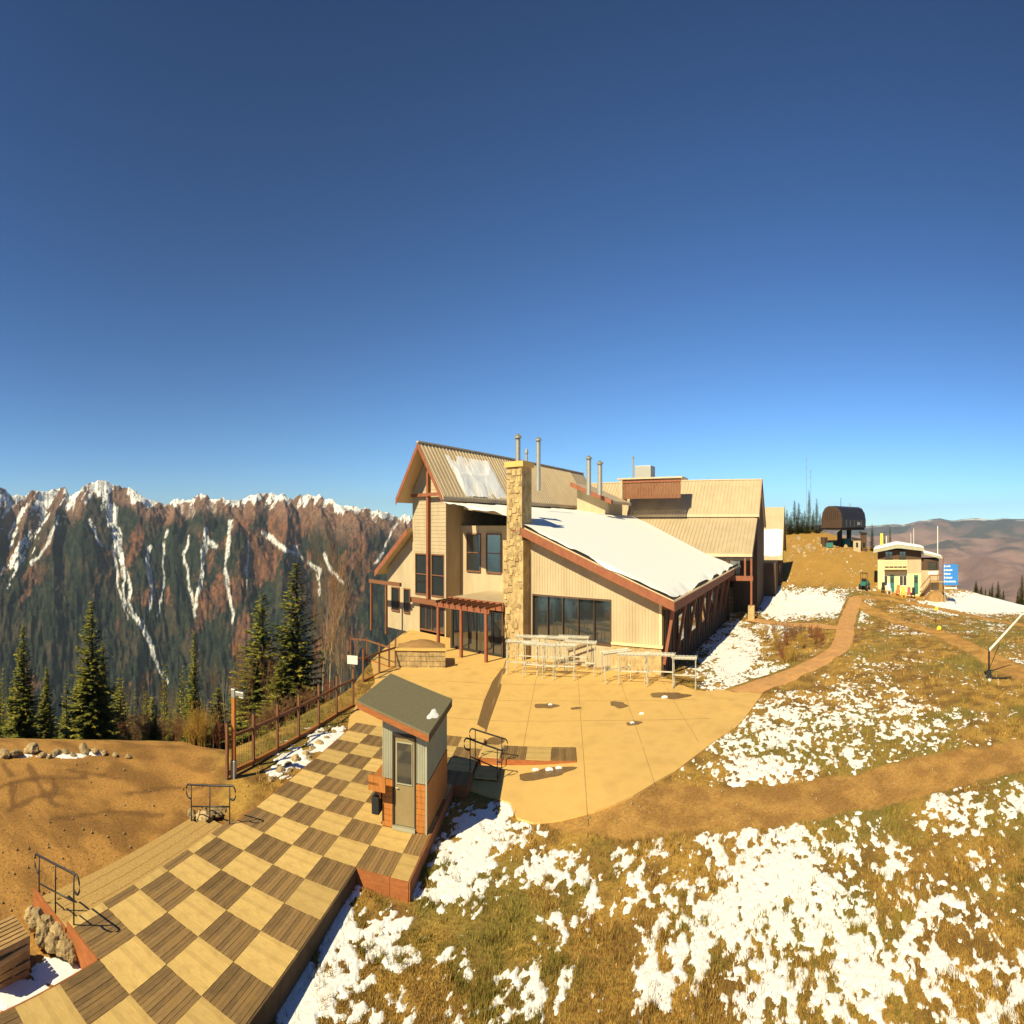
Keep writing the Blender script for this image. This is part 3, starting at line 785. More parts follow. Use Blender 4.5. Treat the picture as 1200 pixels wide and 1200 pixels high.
for a in [(3.98, 3.03, 3.98, 3.98), (3.98, 3.99, 3.98, 4.5), (3.98, 4.52, 9, 4.52), (9, 5.02, 10, 5.02), (11, 5.02, 13, 5.02), (-2.02, -1.25, -2.02, -.0), (-2.0, -.02, -9, -.02), (4.02, -1.02, 13, -1.02), (9.0, 4.52, 9.0, 5.0)]:
    dboard('fascia_board', *a, -.50, -.008, 'fascia', deck)
dboard('fascia_board', -9, 3.02, 3.97, 3.02, -.5, -.008, 'step_riser', deck)  # side away from the sun: its shade is put in as darker wood
dboard('joist', -9, 1.5, 13, 1.5, -.35, -.05, 'step_riser', deck)
# ------------------------------------------------------------------ three broad steps down to the lot
st = thing('timber_steps', 'three long weathered timber steps down from the deck to the dirt', 'steps', D(.8, -2, -.56))
for k_ in range(3):
    j1, j0 = -1.27 - .53 * k_, -1.27 - .53 * (k_ + 1); z = -.14 * (k_ + 1)
    for q in range(2):
        a, b = j1 - (j1 - j0) * q / 2 - .006, j1 - (j1 - j0) * (q + 1) / 2 + .006
        dboard('tread_board', -2.0, (a + b) / 2, 3.78, (a + b) / 2, z - .045, z, 'step_wood', st, t=(a - b) * DS)
    dboard('riser', -1.98, j0 + .02, 3.76, j0 + .02, z - .16, z - .05, 'step_riser', st, t=.04)
dboard('riser', -1.98, -1.275, 3.76, -1.275, -.135, -.05, 'step_riser', st, t=.03)
dboard('side_stringer', -2.03, -1.3, -2.03, -2.86, -.56, -.15, 'fascia', st, t=.05)

# walkway panels beyond the kiosk
wk = thing('timber_walkway', 'short row of light and dark board panels beside the patio step rails', 'walkway', D(11.8, 7.4))
zw = -.005
for j, kd in ((6, 'dark'), (7, 'light'), (8, 'dark')): put_tile(wk, 11.25, 12.4, j - .1, j + .9, zw + .025, kd)
put_tile(wk, 11.25, 12.4, 5.02, 5.88, zw + .025, 'light')
dboard('fascia_board', 11.22, 5.05, 11.22, 8.9, -.4, .0, 'fascia', wk)
ps = thing('timber_step', 'low timber step between two black handrails beside the kiosk', 'step', D(10.5, 5.5))
put_tile(ps, 10.05, 11.0, 5.05, 5.95, -.15, 'light')
dboard('riser', 10.05, 5.97, 11.0, 5.97, -.4, -.16, 'fascia', ps)

# ------------------------------------------------------------------ handrails
def handrail(label, hi, lo, n=3, htop=.95, mid=True):
    """hi/lo: deck coordinates (i, j, z) of the post feet at both ends"""
    A, B = Vector(D(*hi)), Vector(D(*lo)); o = thing('handrail', label, 'handrail', B)
    d = (B - A); ax = Vector((d.x, d.y, 0)).normalized()
    rel = lambda p: Vector(p) - B
    T0, T1 = A + Vector((0, 0, htop)), B + Vector((0, 0, htop))
    def curl(T, sgn):
        c = T + ax * sgn * .16 - Vector((0, 0, .17))
        return [c + Vector((0, 0, .17 * cos(t))) + ax * sgn * .17 * sin(t) for t in np.linspace(0, pi, 9)] + [T - Vector((0, 0, .34))]
    path = list(reversed(curl(T0, -1))) + curl(T1, 1)
    MB().tube([rel(p) for p in path], .028, 8).build('top_rail', 'black_metal', o, smooth=True)
    for k_ in range(n):
        p = A.lerp(B, k_ / (n - 1))
        MB().tube([rel(p - Vector((0, 0, .05))), rel(p + Vector((0, 0, htop)))], .026, 8).build('post', 'black_metal', o, smooth=True)
    if mid:
        MB().tube([rel(A + Vector((0, 0, .42))), rel(B + Vector((0, 0, .42)))], .02, 8).build('lower_rail', 'black_metal', o, smooth=True)
    return o
handrail('black tube handrail beside the boulders and the pallet stack', (-1.95, -1.08, 0), (-1.95, -2.72, -.46))
handrail('black tube handrail at the step end nearest the tall orange post', (3.72, -1.1, 0), (3.72, -2.72, -.46))
handrail('black stair handrail on the kiosk side of the small patio step', (10.1, 4.92, 0), (10.1, 5.95, -.28), n=2)
handrail('black stair handrail on the lodge side of the small patio step', (11.0, 4.95, 0), (11.0, 6.0, -.25), n=2, mid=False)

# ------------------------------------------------------------------ kiosk
KO = D(6, 3); kio = thing('ticket_kiosk', 'small kiosk with corrugated metal over timber walls and a sloping flat roof', 'kiosk', KO, DA)
W_, L_ = 1.4 * DS, 2.55 * DS      # local x = along u (depth), local y = -v (front runs to -y)
def zr(j): return 3.0 - (j - 2.25) / 2.3 * .55 - .16       # underside of the roof at deck column j
zl, zrr = zr(3.0), zr(4.4)
dy0, dy1 = -.46, -1.52            # door opening across the front
def kwall(name, m, z0, z1top):
    mb = MB()
    t = .06
    f = lambda y: z1top if z1top is not None else zl + (zrr - zl) * (-y / W_)
    def panel(x0, y0, x1, y1, za, zb0, zb1):
        mb.add([(x0, y0, za), (x1, y1, za), (x1, y1, zb1), (x0, y0, zb0)], [(0, 1, 2, 3)])
    def slab(x0, x1, y0, y1, za, fz):
        vs = [(x0, y0, za), (x1, y0, za), (x1, y1, za), (x0, y1, za), (x0, y0, fz(y0)), (x1, y0, fz(y0)), (x1, y1, fz(y1)), (x0, y1, fz(y1))]
        mb.add(vs, [(0, 3, 2, 1), (4, 5, 6, 7), (0, 1, 5, 4), (1, 2, 6, 5), (2, 3, 7, 6), (3, 0, 4, 7)])
    slab(0, t, dy0, 0, z0, f); slab(0, t, -W_, dy1, z0, f)
    if z1top is None: slab(0, t, dy1, dy0, 2.2, f)
    slab(t, L_ - t, -t, 0, z0, f); slab(t, L_ - t, -W_, -W_ + t, z0, f); slab(L_ - t, L_, -W_, 0, z0, f)
    return mb.build(name, m, kio)
kwall('upper_wall', 'kiosk_metal', 1.16, None)
lw = kwall('lower_wall', 'orange_wood', 0.01, 1.14)
rib = MB()
for k_ in range(26):               # corrugation of the metal sheets
    y = -.03 - (W_ - .06) * k_ / 25
    if not (dy1 - .03 < y < dy0 + .03): rib.box(-.016, -.001, y - .014, y + .014, 1.17, zl + (zrr - zl) * (-y / W_) - .01)
    else: rib.box(-.016, -.001, y - .014, y + .014, 2.29, zl + (zrr - zl) * (-y / W_) - .01)
for k_ in range(40):
    x = .05 + (L_ - .1) * k_ / 39
    rib.box(x - .014, x + .014, -W_ - .016, -W_ - .001, 1.17, zrr - .01); rib.box(x - .014, x + .014, .001, .016, 1.17, zl - .01)
tag(rib.build('corrugation', 'kiosk_metal', kio), kind='stuff')
for k_ in range(8):                # timber boards of the lower wall
    z0 = .02 + k_ * .14
    MB().box(-.022, -.002, dy0, -.0, z0, z0 + .132).build('board', 'orange_wood', kio)
    MB().box(-.022, -.002, -W_ + .002, dy1, z0, z0 + .132).build('board', 'orange_wood', kio)
    MB().box(0, L_, -W_ - .022, -W_ - .002, z0, z0 + .132).build('board', 'orange_wood', kio)
    MB().box(0, L_, .002, .022, z0, z0 + .132).build('board', 'orange_wood', kio)
MB().box(-.03, -.003, -W_ - .03, -W_ + .035, 0, zrr).build('corner_trim', 'kiosk_metal', kio)
MB().box(-.03, -.003, dy0 - .08, dy0, 0, 2.28).box(-.03, -.003, dy1, dy1 + .07, 0, 2.28).box(-.03, -.003, dy1 + .07, dy0 - .08, 2.2, 2.28).build('door_frame', 'dark_trim', kio)
dr = MB().box(.02, .055, dy1 + .07, dy0 - .08, .1, 2.19).build('door', 'door_paint', kio)
MB().box(.008, .018, dy1 + .2, dy0 - .2, 1.1, 2.05).build('pane', 'glass_dark', dr)
fr = MB()
for a in ((dy1 + .17, dy1 + .2, 1.07, 2.08), (dy0 - .2, dy0 - .17, 1.07, 2.08), (dy1 + .2, dy0 - .2, 2.05, 2.08), (dy1 + .2, dy0 - .2, 1.07, 1.1)): fr.box(-.004, .017, *a)
fr.build('glazing_bead', 'kiosk_metal', dr)
MB().tube([(-.03, dy0 - .16, .98), (-.03, dy0 - .28, .98)], .014).build('handle', 'grey_metal', dr)
MB().box(-.12, .02, dy1 + .02, dy0 - .02, .005, .09).build('threshold', 'kiosk_metal', kio)
# roof (i 5.75-8.75, j 2.25-4.55)
def KL(i, j, z): return ((i - 6) * DS, -(j - 3) * DS, z)
rz0, rz1 = 3.0, 2.45
mb = MB(); top = [KL(5.75, 2.25, rz0), KL(5.75, 4.55, rz1), KL(8.75, 4.55, rz1), KL(8.75, 2.25, rz0)]
mb.prism(top, (0, 0, -.05)); mb.build('roof', 'roof_felt', kio)
fb = MB()
for a, b in ((0, 1), (1, 2), (2, 3), (3, 0)):
    pa, pb = Vector(top[a]), Vector(top[b]); c = (pa + pb) / 2 - Vector((0, 0, .12))
    e = (pb - pa) / 2; nrm = e.cross(Vector((0, 0, 1))).normalized()
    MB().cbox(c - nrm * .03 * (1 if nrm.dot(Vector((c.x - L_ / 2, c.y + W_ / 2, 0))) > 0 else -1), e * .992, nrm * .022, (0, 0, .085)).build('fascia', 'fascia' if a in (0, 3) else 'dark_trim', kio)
MB().prism([KL(5.82, 2.32, rz0 - .2), KL(5.82, 4.48, rz1 - .2), KL(8.68, 4.48, rz1 - .2), KL(8.68, 2.32, rz0 - .2)], (0, 0, .13)).build('soffit', 'orange_wood', kio)
# counter that sticks out past the front corner, window side
MB().box(-.42, 2.4, .03, .5, 1.06, 1.12).build('counter', 'orange_wood', kio)
MB().box(-.42, -.36, -.28, .5, .92, 1.28).build('counter_screen', 'orange_wood', kio)
for x in (-.2, .9, 2.0): MB().prism([(x, .02, 1.05), (x, .45, 1.05), (x, .02, .7)], (.06, 0, 0)).build('bracket', 'orange_wood', kio)
MB().box(-.25, .25, .08, .42, .3, .72).build('black_box', 'rubber', kio, bevel=.03)  # plain black box hanging under the counter
MB().box(.5, 2.0, .017, .03, 1.25, 2.2).build('hatch', 'glass_dark', kio)
mb = MB(); n = 14; c = KL(7.0, 4.33, 0)
mb.v = [(c[0], c[1], 2.57)]
for k_ in range(n):
    a = 2 * pi * k_ / n; q = 1 + .3 * sin(3 * a); x, y = c[0] + .55 * q * cos(a), c[1] + .2 * q * sin(a)
    j = 3 - y / DS; mb.v.append((x, y, rz0 - (j - 2.25) / 2.3 * .55 + .004))
mb.f = [(0, 1 + k_, 1 + (k_ + 1) % n) for k_ in range(n)]
tag(mb.build('snow_remnant', 'snow', kio, smooth=True), kind='stuff')

# ------------------------------------------------------------------ post-and-wire fence along the drop
def fence(label, feet, hpost=1.55, hrail=1.1, wires=True, extra=0):
    o = thing('timber_fence', label, 'fence', feet[0])
    B = Vector(feet[0]); ft = [Vector(f) - B for f in feet]
    for a, f in enumerate(ft):
        MB().box(f.x - .07, f.x + .07, f.y - .07, f.y + .07, f.z - .25, f.z + hpost).build('post', 'brown_wood', o, bevel=.012)
        MB().box(f.x - .085, f.x + .085, f.y - .085, f.y + .085, f.z + hpost + .002, f.z + hpost + .03).build('post_cap', 'dark_trim', o)
    for a in range(len(ft) - 1):
        p, q = ft[a], ft[a + 1]; s_ = (q - p).normalized() * .08
        MB().beam(p + s_ + Vector((0, 0, hrail)), q - s_ + Vector((0, 0, hrail)), .1, .09).build('rail', 'brown_wood', o, bevel=.01)
        MB().beam(p + s_ + Vector((0, 0, .06)), q - s_ + Vector((0, 0, .06)), .16, .12).build('kerb_timber', 'orange_wood', o)
        if wires:
            mb = MB(); n = 15
            for k_ in range(1, n):
                c = p.lerp(q, k_ / n); mb.tube([c + Vector((0, 0, .13)), c + Vector((0, 0, hrail - .05))], .008, 4, cap=False)
            tag(mb.build('wire_infill', 'dark_trim', o), kind='stuff')
    return o
ff = [G(x, y, -.12) for x, y in [(266,909),(297,895),(325,880),(350,866),(373.5,852),(394.5,839),(414,828)]]
fence('long fence of brown posts with wire infill beside the deck', ff)
ff2 = [G(x, y, -.12) for x, y in [(425.5,800),(444.5,791),(463.5,784)]]
fence('short length of brown post fence behind the kiosk roof', ff2, hpost=1.6)
ff3 = [G(x, y, -.12) for x, y in [(411,772),(430,774),(456,784)]]
fence('open brown rail fence at the brink beside the lodge lean-to', ff3, hpost=1.3, wires=False)

# tall orange post with a lamp head
pl = thing('lamp_post', 'tall orange timber post with a grey metal lamp arm at its top', 'lamp post', G(274, 915, -.3))
MB().box(-.12, .12, -.12, .12, 0, .62).build('metal_base', 'grey_metal', pl, bevel=.02)
MB().box(-.1, .1, -.1, .1, .62, 2.45).build('post', 'orange_wood', pl, bevel=.02)
MB().box(-.11, .11, -.11, .11, 2.45, 2.72).build('cap', 'grey_metal', pl, bevel=.02)
MB().box(.112, .62, -.07, .07, 2.52, 2.66).build('lamp_arm', 'grey_metal', pl, bevel=.02)
MB().box(.35, .6, -.06, .06, 2.49, 2.519).build('lens', 'white_metal', pl)

# small pale blue notice on the fence
nt = thing('notice_board', 'small pale notice board standing behind the long fence', 'sign', G(413, 815, -.12))
MB().box(-.42, .42, -.02, .02, 1.35, 1.72).build('panel', 'white_metal', nt)
MB().box(-.04, .04, .022, .08, 0, 1.65).build('post', 'brown_wood', nt)

# ------------------------------------------------------------------ pallets
def pallet(loc, rz, label):
    o = thing('wooden_pallet', label, 'pallet', loc, rz, 'pallets stacked beside the boulders')
    for k_ in range(7): MB().box(-.6, .6, -.5 + k_ * .145, -.5 + k_ * .145 + .105, .112, .134).build('deck_board', 'pallet_wood', o)
    for y in (-.5, -.05, .4): MB().box(-.6, .6, y, y + .09, .022, .11).build('stringer', 'pallet_wood', o)
    for x in (-.6, -.05, .5): MB().box(x, x + .1, -.5, .49, 0, .02).build('bottom_board', 'pallet_wood', o)
    return o
pc = G(6, 1140, -.56)
nm = ['pallet at the bottom of the stack on the dirt', 'second pallet up in the stack beside the boulders', 'third pallet up in the stack beside the boulders', 'fourth pallet up, just under the topmost pallet', 'topmost weathered pallet on the stack beside the boulders']
for k_ in range(5): pallet((pc[0] + random.uniform(-.04, .04), pc[1] + random.uniform(-.04, .04), -.56 + .137 * k_), DA + .1 + random.uniform(-.05, .05), nm[k_])

# ------------------------------------------------------------------ rocks
def rock_mesh(seed):
    bm = bmesh.new(); bmesh.ops.create_icosphere(bm, subdivisions=3, radius=1)
    rg = random.Random(seed); pl_ = [(Vector((rg.gauss(0, 1), rg.gauss(0, 1), rg.gauss(0, 1))).normalized(), rg.uniform(.62, .9)) for _ in range(12)]
    from mathutils import noise
    for v in bm.verts:
        p = v.co.copy()
        for n_, d_ in pl_:
            e = p.dot(n_) - d_
            if e > 0: p -= n_ * e * .9
        p *= 1 + .2 * noise.noise(p * 2.3 + Vector((seed, 0, 0))) + .08 * noise.noise(p * 6)
        v.co = p
    for v in bm.verts: v.co *= 1 + .10 * noise.noise(v.co * 3.1 + Vector((0, seed * 3, 0))) - .10 * abs(noise.noise(v.co * 5 + Vector((0, 0, seed))))
    me = bpy.data.meshes.new('boulder'); bm.to_mesh(me); bm.free(); me.materials.append(MATS['rock'])
    return me
ROCKS = [rock_mesh(s_) for s_ in range(5)]
def rock(loc, sx, sy, sz, label, group):
    o = bpy.data.objects.new('boulder', random.choice(ROCKS)); COL.objects.link(o)
    o.location = loc; o.scale = (sx, sy, sz); o.rotation_euler = (random.uniform(-.2, .2), random.uniform(-.2, .2), random.uniform(0, 6))
    return tag(o, label, 'rock', group)
for x, y, s_ in [(x_, y_, s0 * .72) for x_, y_, s0 in [(4,884,.62),(20,884,.6),(37,879,.75),(50,885,.4),(66,882,.45),(76,881,.4),(86,884,.35),(99,879,.62),(112,881,.45),(122,882,.35),(135,884,.3),(58,886,.3),(150,886,.3),(-14,884,.6)]]:
    p = G(x, y + 2, -.56); rock((p[0], p[1], p[2] + s_ * .16), s_ * 1.05, s_ * .8, s_ * .40, 'tan boulder in the row along the brink of the dirt lot', 'boulders along the brink of the lot')
for x, y, s_ in [(44,1076,.32),(57,1082,.3),(66,1094,.33),(50,1096,.3),(78,1098,.28),(80,1112,.26),(36,1070,.24),(70,1082,.24),(60,1104,.26),(72,1110,.22),(48,1086,.25),(66,1074,.2),(86,1106,.2),(40,1084,.2),(58,1092,.22),(84,1118,.18)]:
    p = G(x, y, -.35); rock((p[0], p[1], -.42 + s_ * .2), s_ * 1.1, s_, s_ * .62, 'rough tan boulder heaped against the step end by the pallets', 'boulders heaped by the step end')
for x, y, s_ in [(240,962,.5),(252,957,.42),(262,953,.35),(283,952,.33),(293,944,.3),(300,935,.3),(225,956,.3),(310,928,.3)]:
    p = G(x, y, -.45); rock((p[0], p[1], -.45 + s_ * .15), s_, s_ * .8, s_ * .42, 'ochre boulder in the bed between the deck and the lamp post', 'boulders at the far end of the steps')
for x, y, s_ in [(318,915,.3),(328,906,.34),(338,899,.3),(347,893,.4),(357,886,.34),(366,880,.3),(374,874,.36),(384,867,.3),(392,861,.3),(340,905,.25),(362,890,.22)]:
    p = G(x, y, -.2); rock((p[0], p[1], -.2 + s_ * .1), s_, s_ * .8, s_ * .45, 'snow-flecked stone in the strip between fence and deck', 'stones between the fence and the deck')
# stray clods of snow left on the slab
for x, y, s_ in [(655,899,.12),(644,900,.14),(628,899,.12),(752,837,.12),(779,817,.16),(741,848,.1),(645,828,.1)]:
    p = G(x, y, _pz); o = bpy.data.objects.new('snow_clod', ROCKS[1].copy()); o.data.materials.clear(); o.data.materials.append(MATS['snow']); COL.objects.link(o)
    o.location = (p[0], p[1], PZ(p[0], p[1]) + s_ * .2); o.scale = (s_ * 1.6, s_, s_ * .5)
    tag(o, 'small clod of snow melting on the tan patio slab', 'snow', 'clods of snow on the patio')

# ------------------------------------------------------------------ conifers
def conifer(seed, h=8.0, rad=1.9, lev=46, sparse=1.0, dead=.0):
    rg = np.random.default_rng(seed)
    V = []; C = []
    dark, mid, lite = np.array((.050, .065, .014)), np.array((.17, .18, .026)), np.array((.36, .29, .040))
    for l in range(lev):
        f = l / (lev - 1); z = h * (.05 + .93 * f)
        R = 1.15 * rad * (1 - f) ** .8 * (.74 + .46 * rg.random()) + .07
        nbr = int(5 + 5 * (1 - f) * sparse)
        a0 = rg.random() * 6.28
        for b in range(nbr):
            if rg.random() < .17: continue
            a = a0 + 2 * pi * b / nbr + rg.normal(0, .16); Lb = R * rg.uniform(.62, 1.12)
            ns = max(2, int(Lb / .11))
            dr = -.30 + .55 * f
            dx, dy = cos(a), sin(a)
            for s_ in range(ns):
                q = (s_ + .5 + rg.uniform(-.3, .3)) / ns
                if q < .12: continue
                px, py = dx * Lb * q, dy * Lb * q; pz = z + Lb * (dr * q + .22 * q * q)
                sz = (.34 + .12 * rg.random()) * (1.12 - .40 * q) * (1 - .35 * f)
                for sd_ in (-1, 1, 0):
                    ta = a + sd_ * rg.uniform(.55, 1.0); tz = rg.uniform(-.32, .22)
                    ex, ey, ez = cos(ta) * sz, sin(ta) * sz, tz * sz
                    wx, wy = -sin(ta) * sz * .30, cos(ta) * sz * .30
                    V += [(px - wx, py - wy, pz), (px + wx, py + wy, pz - .03), (px + ex, py + ey, pz + ez)]
                    k_ = rg.random(); c = dark * (1 - k_) + mid * k_
                    if rg.random() < .22: c = lite
                    C += [c, c, c * 1.2]
    V = np.array(V); F = np.arange(len(V)).reshape(-1, 3)
    crown = np_mesh('crown', V, F, 'needles', np.array(C), smooth=False)
    tr = MB().tube([(0, 0, -.6), (0, 0, h * .5), (0, 0, h * .99)], [h * .021, h * .013, .012], 7).mesh('trunk', 'bark', True)
    return crown, tr
CON = [conifer(s_, rad=r_, sparse=sp) for s_, r_, sp in ((1, 1.75, 1), (2, 1.45, .9), (3, 1.25, .8), (4, 2.1, 1.1))]
CONL = [conifer(20 + s_, rad=r_, lev=24, sparse=.5) for s_, r_ in ((0, 1.3), (1, 1.0), (2, 1.55))]
def spruce(loc, h, w, label, group=None, kind=None, low=False, name='spruce_tree'):
    cr, tr = kind if kind else random.choice(CONL if low else CON)
    o = thing(name, label, 'tree', loc, random.uniform(0, 6.28), group)
    c = bpy.data.objects.new('crown', cr); t = bpy.data.objects.new('trunk', tr)
    for q in (c, t):
        COL.objects.link(q); q.parent = o
    o.scale = (w, w, h / 8.0)
    return o
def spruce_at(x, ytop, r, w, label, group=None, **k_):
    p = PR(x, r); zb = h1(p[0], p[1]); zt = CAMZ - (ytop - HY) * r / FY
    return spruce((p[0], p[1], zb - .1), zt - zb, w, label, group, **k_)
spruce_at(108, 700, 37, 1.2, 'tall dense spruce, widest of those behind the dirt lot', kind=CON[0])
spruce_at(121, 748, 39, .85, 'lower spruce pressed against the widest spruce behind the lot', kind=CON[1])
spruce_at(28, 728, 38, 1.0, 'tall slim spruce behind the boulders of the dirt lot', kind=CON[1])
spruce_at(55, 778, 37, .62, 'short thin spruce between two taller ones behind the lot', kind=CON[2])
spruce_at(228, 738, 41, .78, 'dark slim spruce behind the yellow willow clump', kind=CON[2])
spruce_at(308, 692, 46, 1.7, 'broad olive spruce standing behind the wire fence', kind=CON[3])
spruce_at(348, 655, 45, 1.85, 'tallest dark spruce standing behind the wire fence', kind=CON[0])
spruce_at(330, 770, 40, .95, 'small bushy spruce under the tallest spruce by the fence', kind=CON[3])
spruce_at(180, 838, 38, .6, 'knee-high young spruce at the brink of the lot', kind=CON[2])
rg = random.Random(5)
for k_ in range(96):
    x = rg.uniform(-120, 300); r = rg.uniform(42, 110)
    spruce_at(x, rg.uniform(795, 872) - (r - 42) * .35, r, rg.uniform(.9, 1.5), 'slim spruce in the dark wood beyond the boulder row' if x < 75 else 'slim spruce in the dark wood beyond the widest spruce' if x < 160 else 'slim spruce in the dark wood beyond the golden willows', 'spruces beyond the boulder row' if x < 75 else 'spruces beyond the widest spruce' if x < 160 else 'spruces beyond the golden willows', low=True)
# knoll behind the lodge
for x, yt, r, w in [(922,600,150,.75),(927,603,148,.6),(931,589,147,.72),(936,592,149,.62),(943,601,150,.55),(948,577,152,.7),(952,606,149,.7),(957,587,146,.72),(964,612,150,.6),(918,604,152,.6),(914,608,155,.7),(940,604,146,.7),(925,608,145,.6),(953,600,153,.6),(934,606,144,.6),(961,604,152,.55),(946,608,145,.5)]:
    spruce_at(x, yt - 4, r, w * 1.1, 'thin spruce in the cluster on the knoll beside the lift station', 'spruces on the knoll')
for x, yt, r, w in [(1022,613,135,.6),(1043,615,132,.5),(1037,624,136,.4)]:
    spruce_at(x, yt, r, w * 1.1, 'thin spruce behind the roof of the small two-storey hut', 'spruces behind the hut')
for x, yt, r, w in [(1144,680,122,.6),(1150,686,124,.45),(1160,688,123,.4),(1163,682,125,.5),(1170,680,122,.55),(1155,689,126,.4),(1198,672,120,.6),(1206,664,122,.7),(1193,688,121,.4),(1222,668,124,.7),(1176,690,126,.4)]:
    spruce_at(x, yt, r, w * 1.3, 'thin spruce beyond the snowy brow past the blue sign', 'spruces beyond the snowy brow')

# bare trees and shrubs
def bare_tree(seed, h, m, spread=.5, nmain=1, twig=4):
    rg = random.Random(seed); mb = MB()
    def grow(p, d, L_, r, lev):
        pts = [p]; rs = [r]; q = p.copy(); dd = d.copy(); n = 4
        for k_ in range(n):
            dd = (dd + Vector((rg.gauss(0, .09), rg.gauss(0, .09), .05))).normalized(); q = q + dd * L_ / n
            pts.append(q.copy()); rs.append(r * (1 - .75 * (k_ + 1) / n))
        mb.tube(pts, rs, 4 if lev else 6, cap=False)
        if lev >= 3: return
        for k_ in range(twig + (2 if lev == 0 else 0)):
            f = rg.uniform(.3, 1); ix = min(n - 1, int(f * n)); b = pts[ix].lerp(pts[ix + 1], f * n - ix)
            nd = (dd + Vector((rg.gauss(0, spread), rg.gauss(0, spread), rg.uniform(-.1, .4)))).normalized()
            grow(b, nd, L_ * rg.uniform(.3, .5), max(.006, rs[ix] * .5), lev + 1)
    for k_ in range(nmain):
        a = rg.uniform(0, 6.28); s_ = 0 if nmain == 1 else rg.uniform(.05, .35)
        grow(Vector((rg.gauss(0, .02 * nmain), rg.gauss(0, .02 * nmain), -.3)), Vector((cos(a) * s_, sin(a) * s_, 1)).normalized(), h * rg.uniform(.7, 1), .05 if nmain == 1 else .028, 0)
    return mb.mesh('bare_tree', m, True)
mat('bare_brown', (0.23, 0.12, 0.055), 0.9, var=0.3)
mat('bare_gold', (0.45, 0.28, 0.06), 0.9, var=0.3)
mat('bare_red', (0.24, 0.09, 0.04), 0.9, var=0.3)
BT = [bare_tree(1, 7, 'bare_brown', twig=6), bare_tree(2, 7, 'pale_bark', twig=6), bare_tree(3, 7, 'bare_brown', twig=7)]
BS = [bare_tree(5, 2.4, 'bare_gold', nmain=14, twig=5), bare_tree(6, 2.4, 'bare_brown', nmain=12, twig=5), bare_tree(7, 2.2, 'bare_red', nmain=12, twig=5)]
def bare(x, ytop, r, me, h0, label, cat, name, group=None, w=1.0):
    p = PR(x, r); zb = h1(p[0], p[1]); zt = CAMZ - (ytop - HY) * r / FY
    o = bpy.data.objects.new(name, me); COL.objects.link(o); s_ = max(.4, (zt - zb) / h0)
    o.location = (p[0], p[1], zb); o.scale = (w * max(.7, s_ * .8), w * max(.7, s_ * .8), s_); o.rotation_euler = (0, 0, random.uniform(0, 6))
    return tag(o, label, cat, group)
for k_, (x, yt, r) in enumerate([(374,655,52),(386,640,54),(391,672,51),(381,690,50),(397,700,53),(368,700,50),(402,690,56),(378,672,55),(408,715,54),(394,660,58),(412,728,57)]):
    bare(x, yt, r, BT[k_ % 3], 6.3, 'leafless reddish aspen between the tallest spruce and the lodge', 'tree', 'bare_aspen', 'leafless aspens by the lodge')
for k_, (x, yt, r) in enumerate([(258,795,37),(266,775,38),(284,785,36),(292,800,36),(250,815,38),(316,810,37),(322,798,38),(150,800,44),(165,812,43),(195,815,43),(205,806,44),(275,768,41),(240,800,42),(333,792,41),(296,775,43),(182,808,46),(212,822,44),(140,820,46),(268,805,36),(310,790,42)]):
    bare(x, yt, r, BT[k_ % 3], 6.3, 'leafless pale sapling standing behind the fence and the lot', 'tree', 'bare_sapling', 'leafless saplings along the drop', w=.7)
for x, yt, r in [(232,838,34.5),(240,842,35),(224,848,35)]:
    bare(x, yt, r, BS[0], 2.0, 'golden willow clump at the brink of the dirt lot', 'shrub', 'willow_clump', 'golden willows at the brink', w=1.0)
for x, yt, r in [(145,850,40),(160,845,41),(190,850,40),(205,852,40),(255,852,35),(300,845,34),(316,850,34),(338,838,36),(362,825,38),(385,812,40),(170,862,37),(210,865,36)]:
    bare(x, yt, r, BS[1 + (int(x) % 2)], 2.0, 'leafless brown shrub on the slope behind fence and lot', 'shrub', 'bare_shrub', 'leafless shrubs along the drop', w=1.1)
# green-brown brush in the bed between the brick paths
for k_ in range(26):
    x = rg.uniform(890, 972); y = 742 + rg.uniform(0, 42) * (1 - .35 * (x - 890) / 82); p = G(x, y, -.4)
    if linedist(np.array([p[0]]), np.array([p[1]]), BRICK)[0] < 1.8: continue
    o = bpy.data.objects.new('brush_clump', BS[k_ % 3]); COL.objects.link(o); s_ = rg.uniform(.25, .45)
    o.location = (p[0], p[1], h1(p[0], p[1])); o.scale = (s_ * 1.4, s_ * 1.4, s_); o.rotation_euler = (0, 0, rg.uniform(0, 6))
    tag(o, 'low dry brush clump in the bed between the brick paths', 'shrub', 'brush between the brick paths')

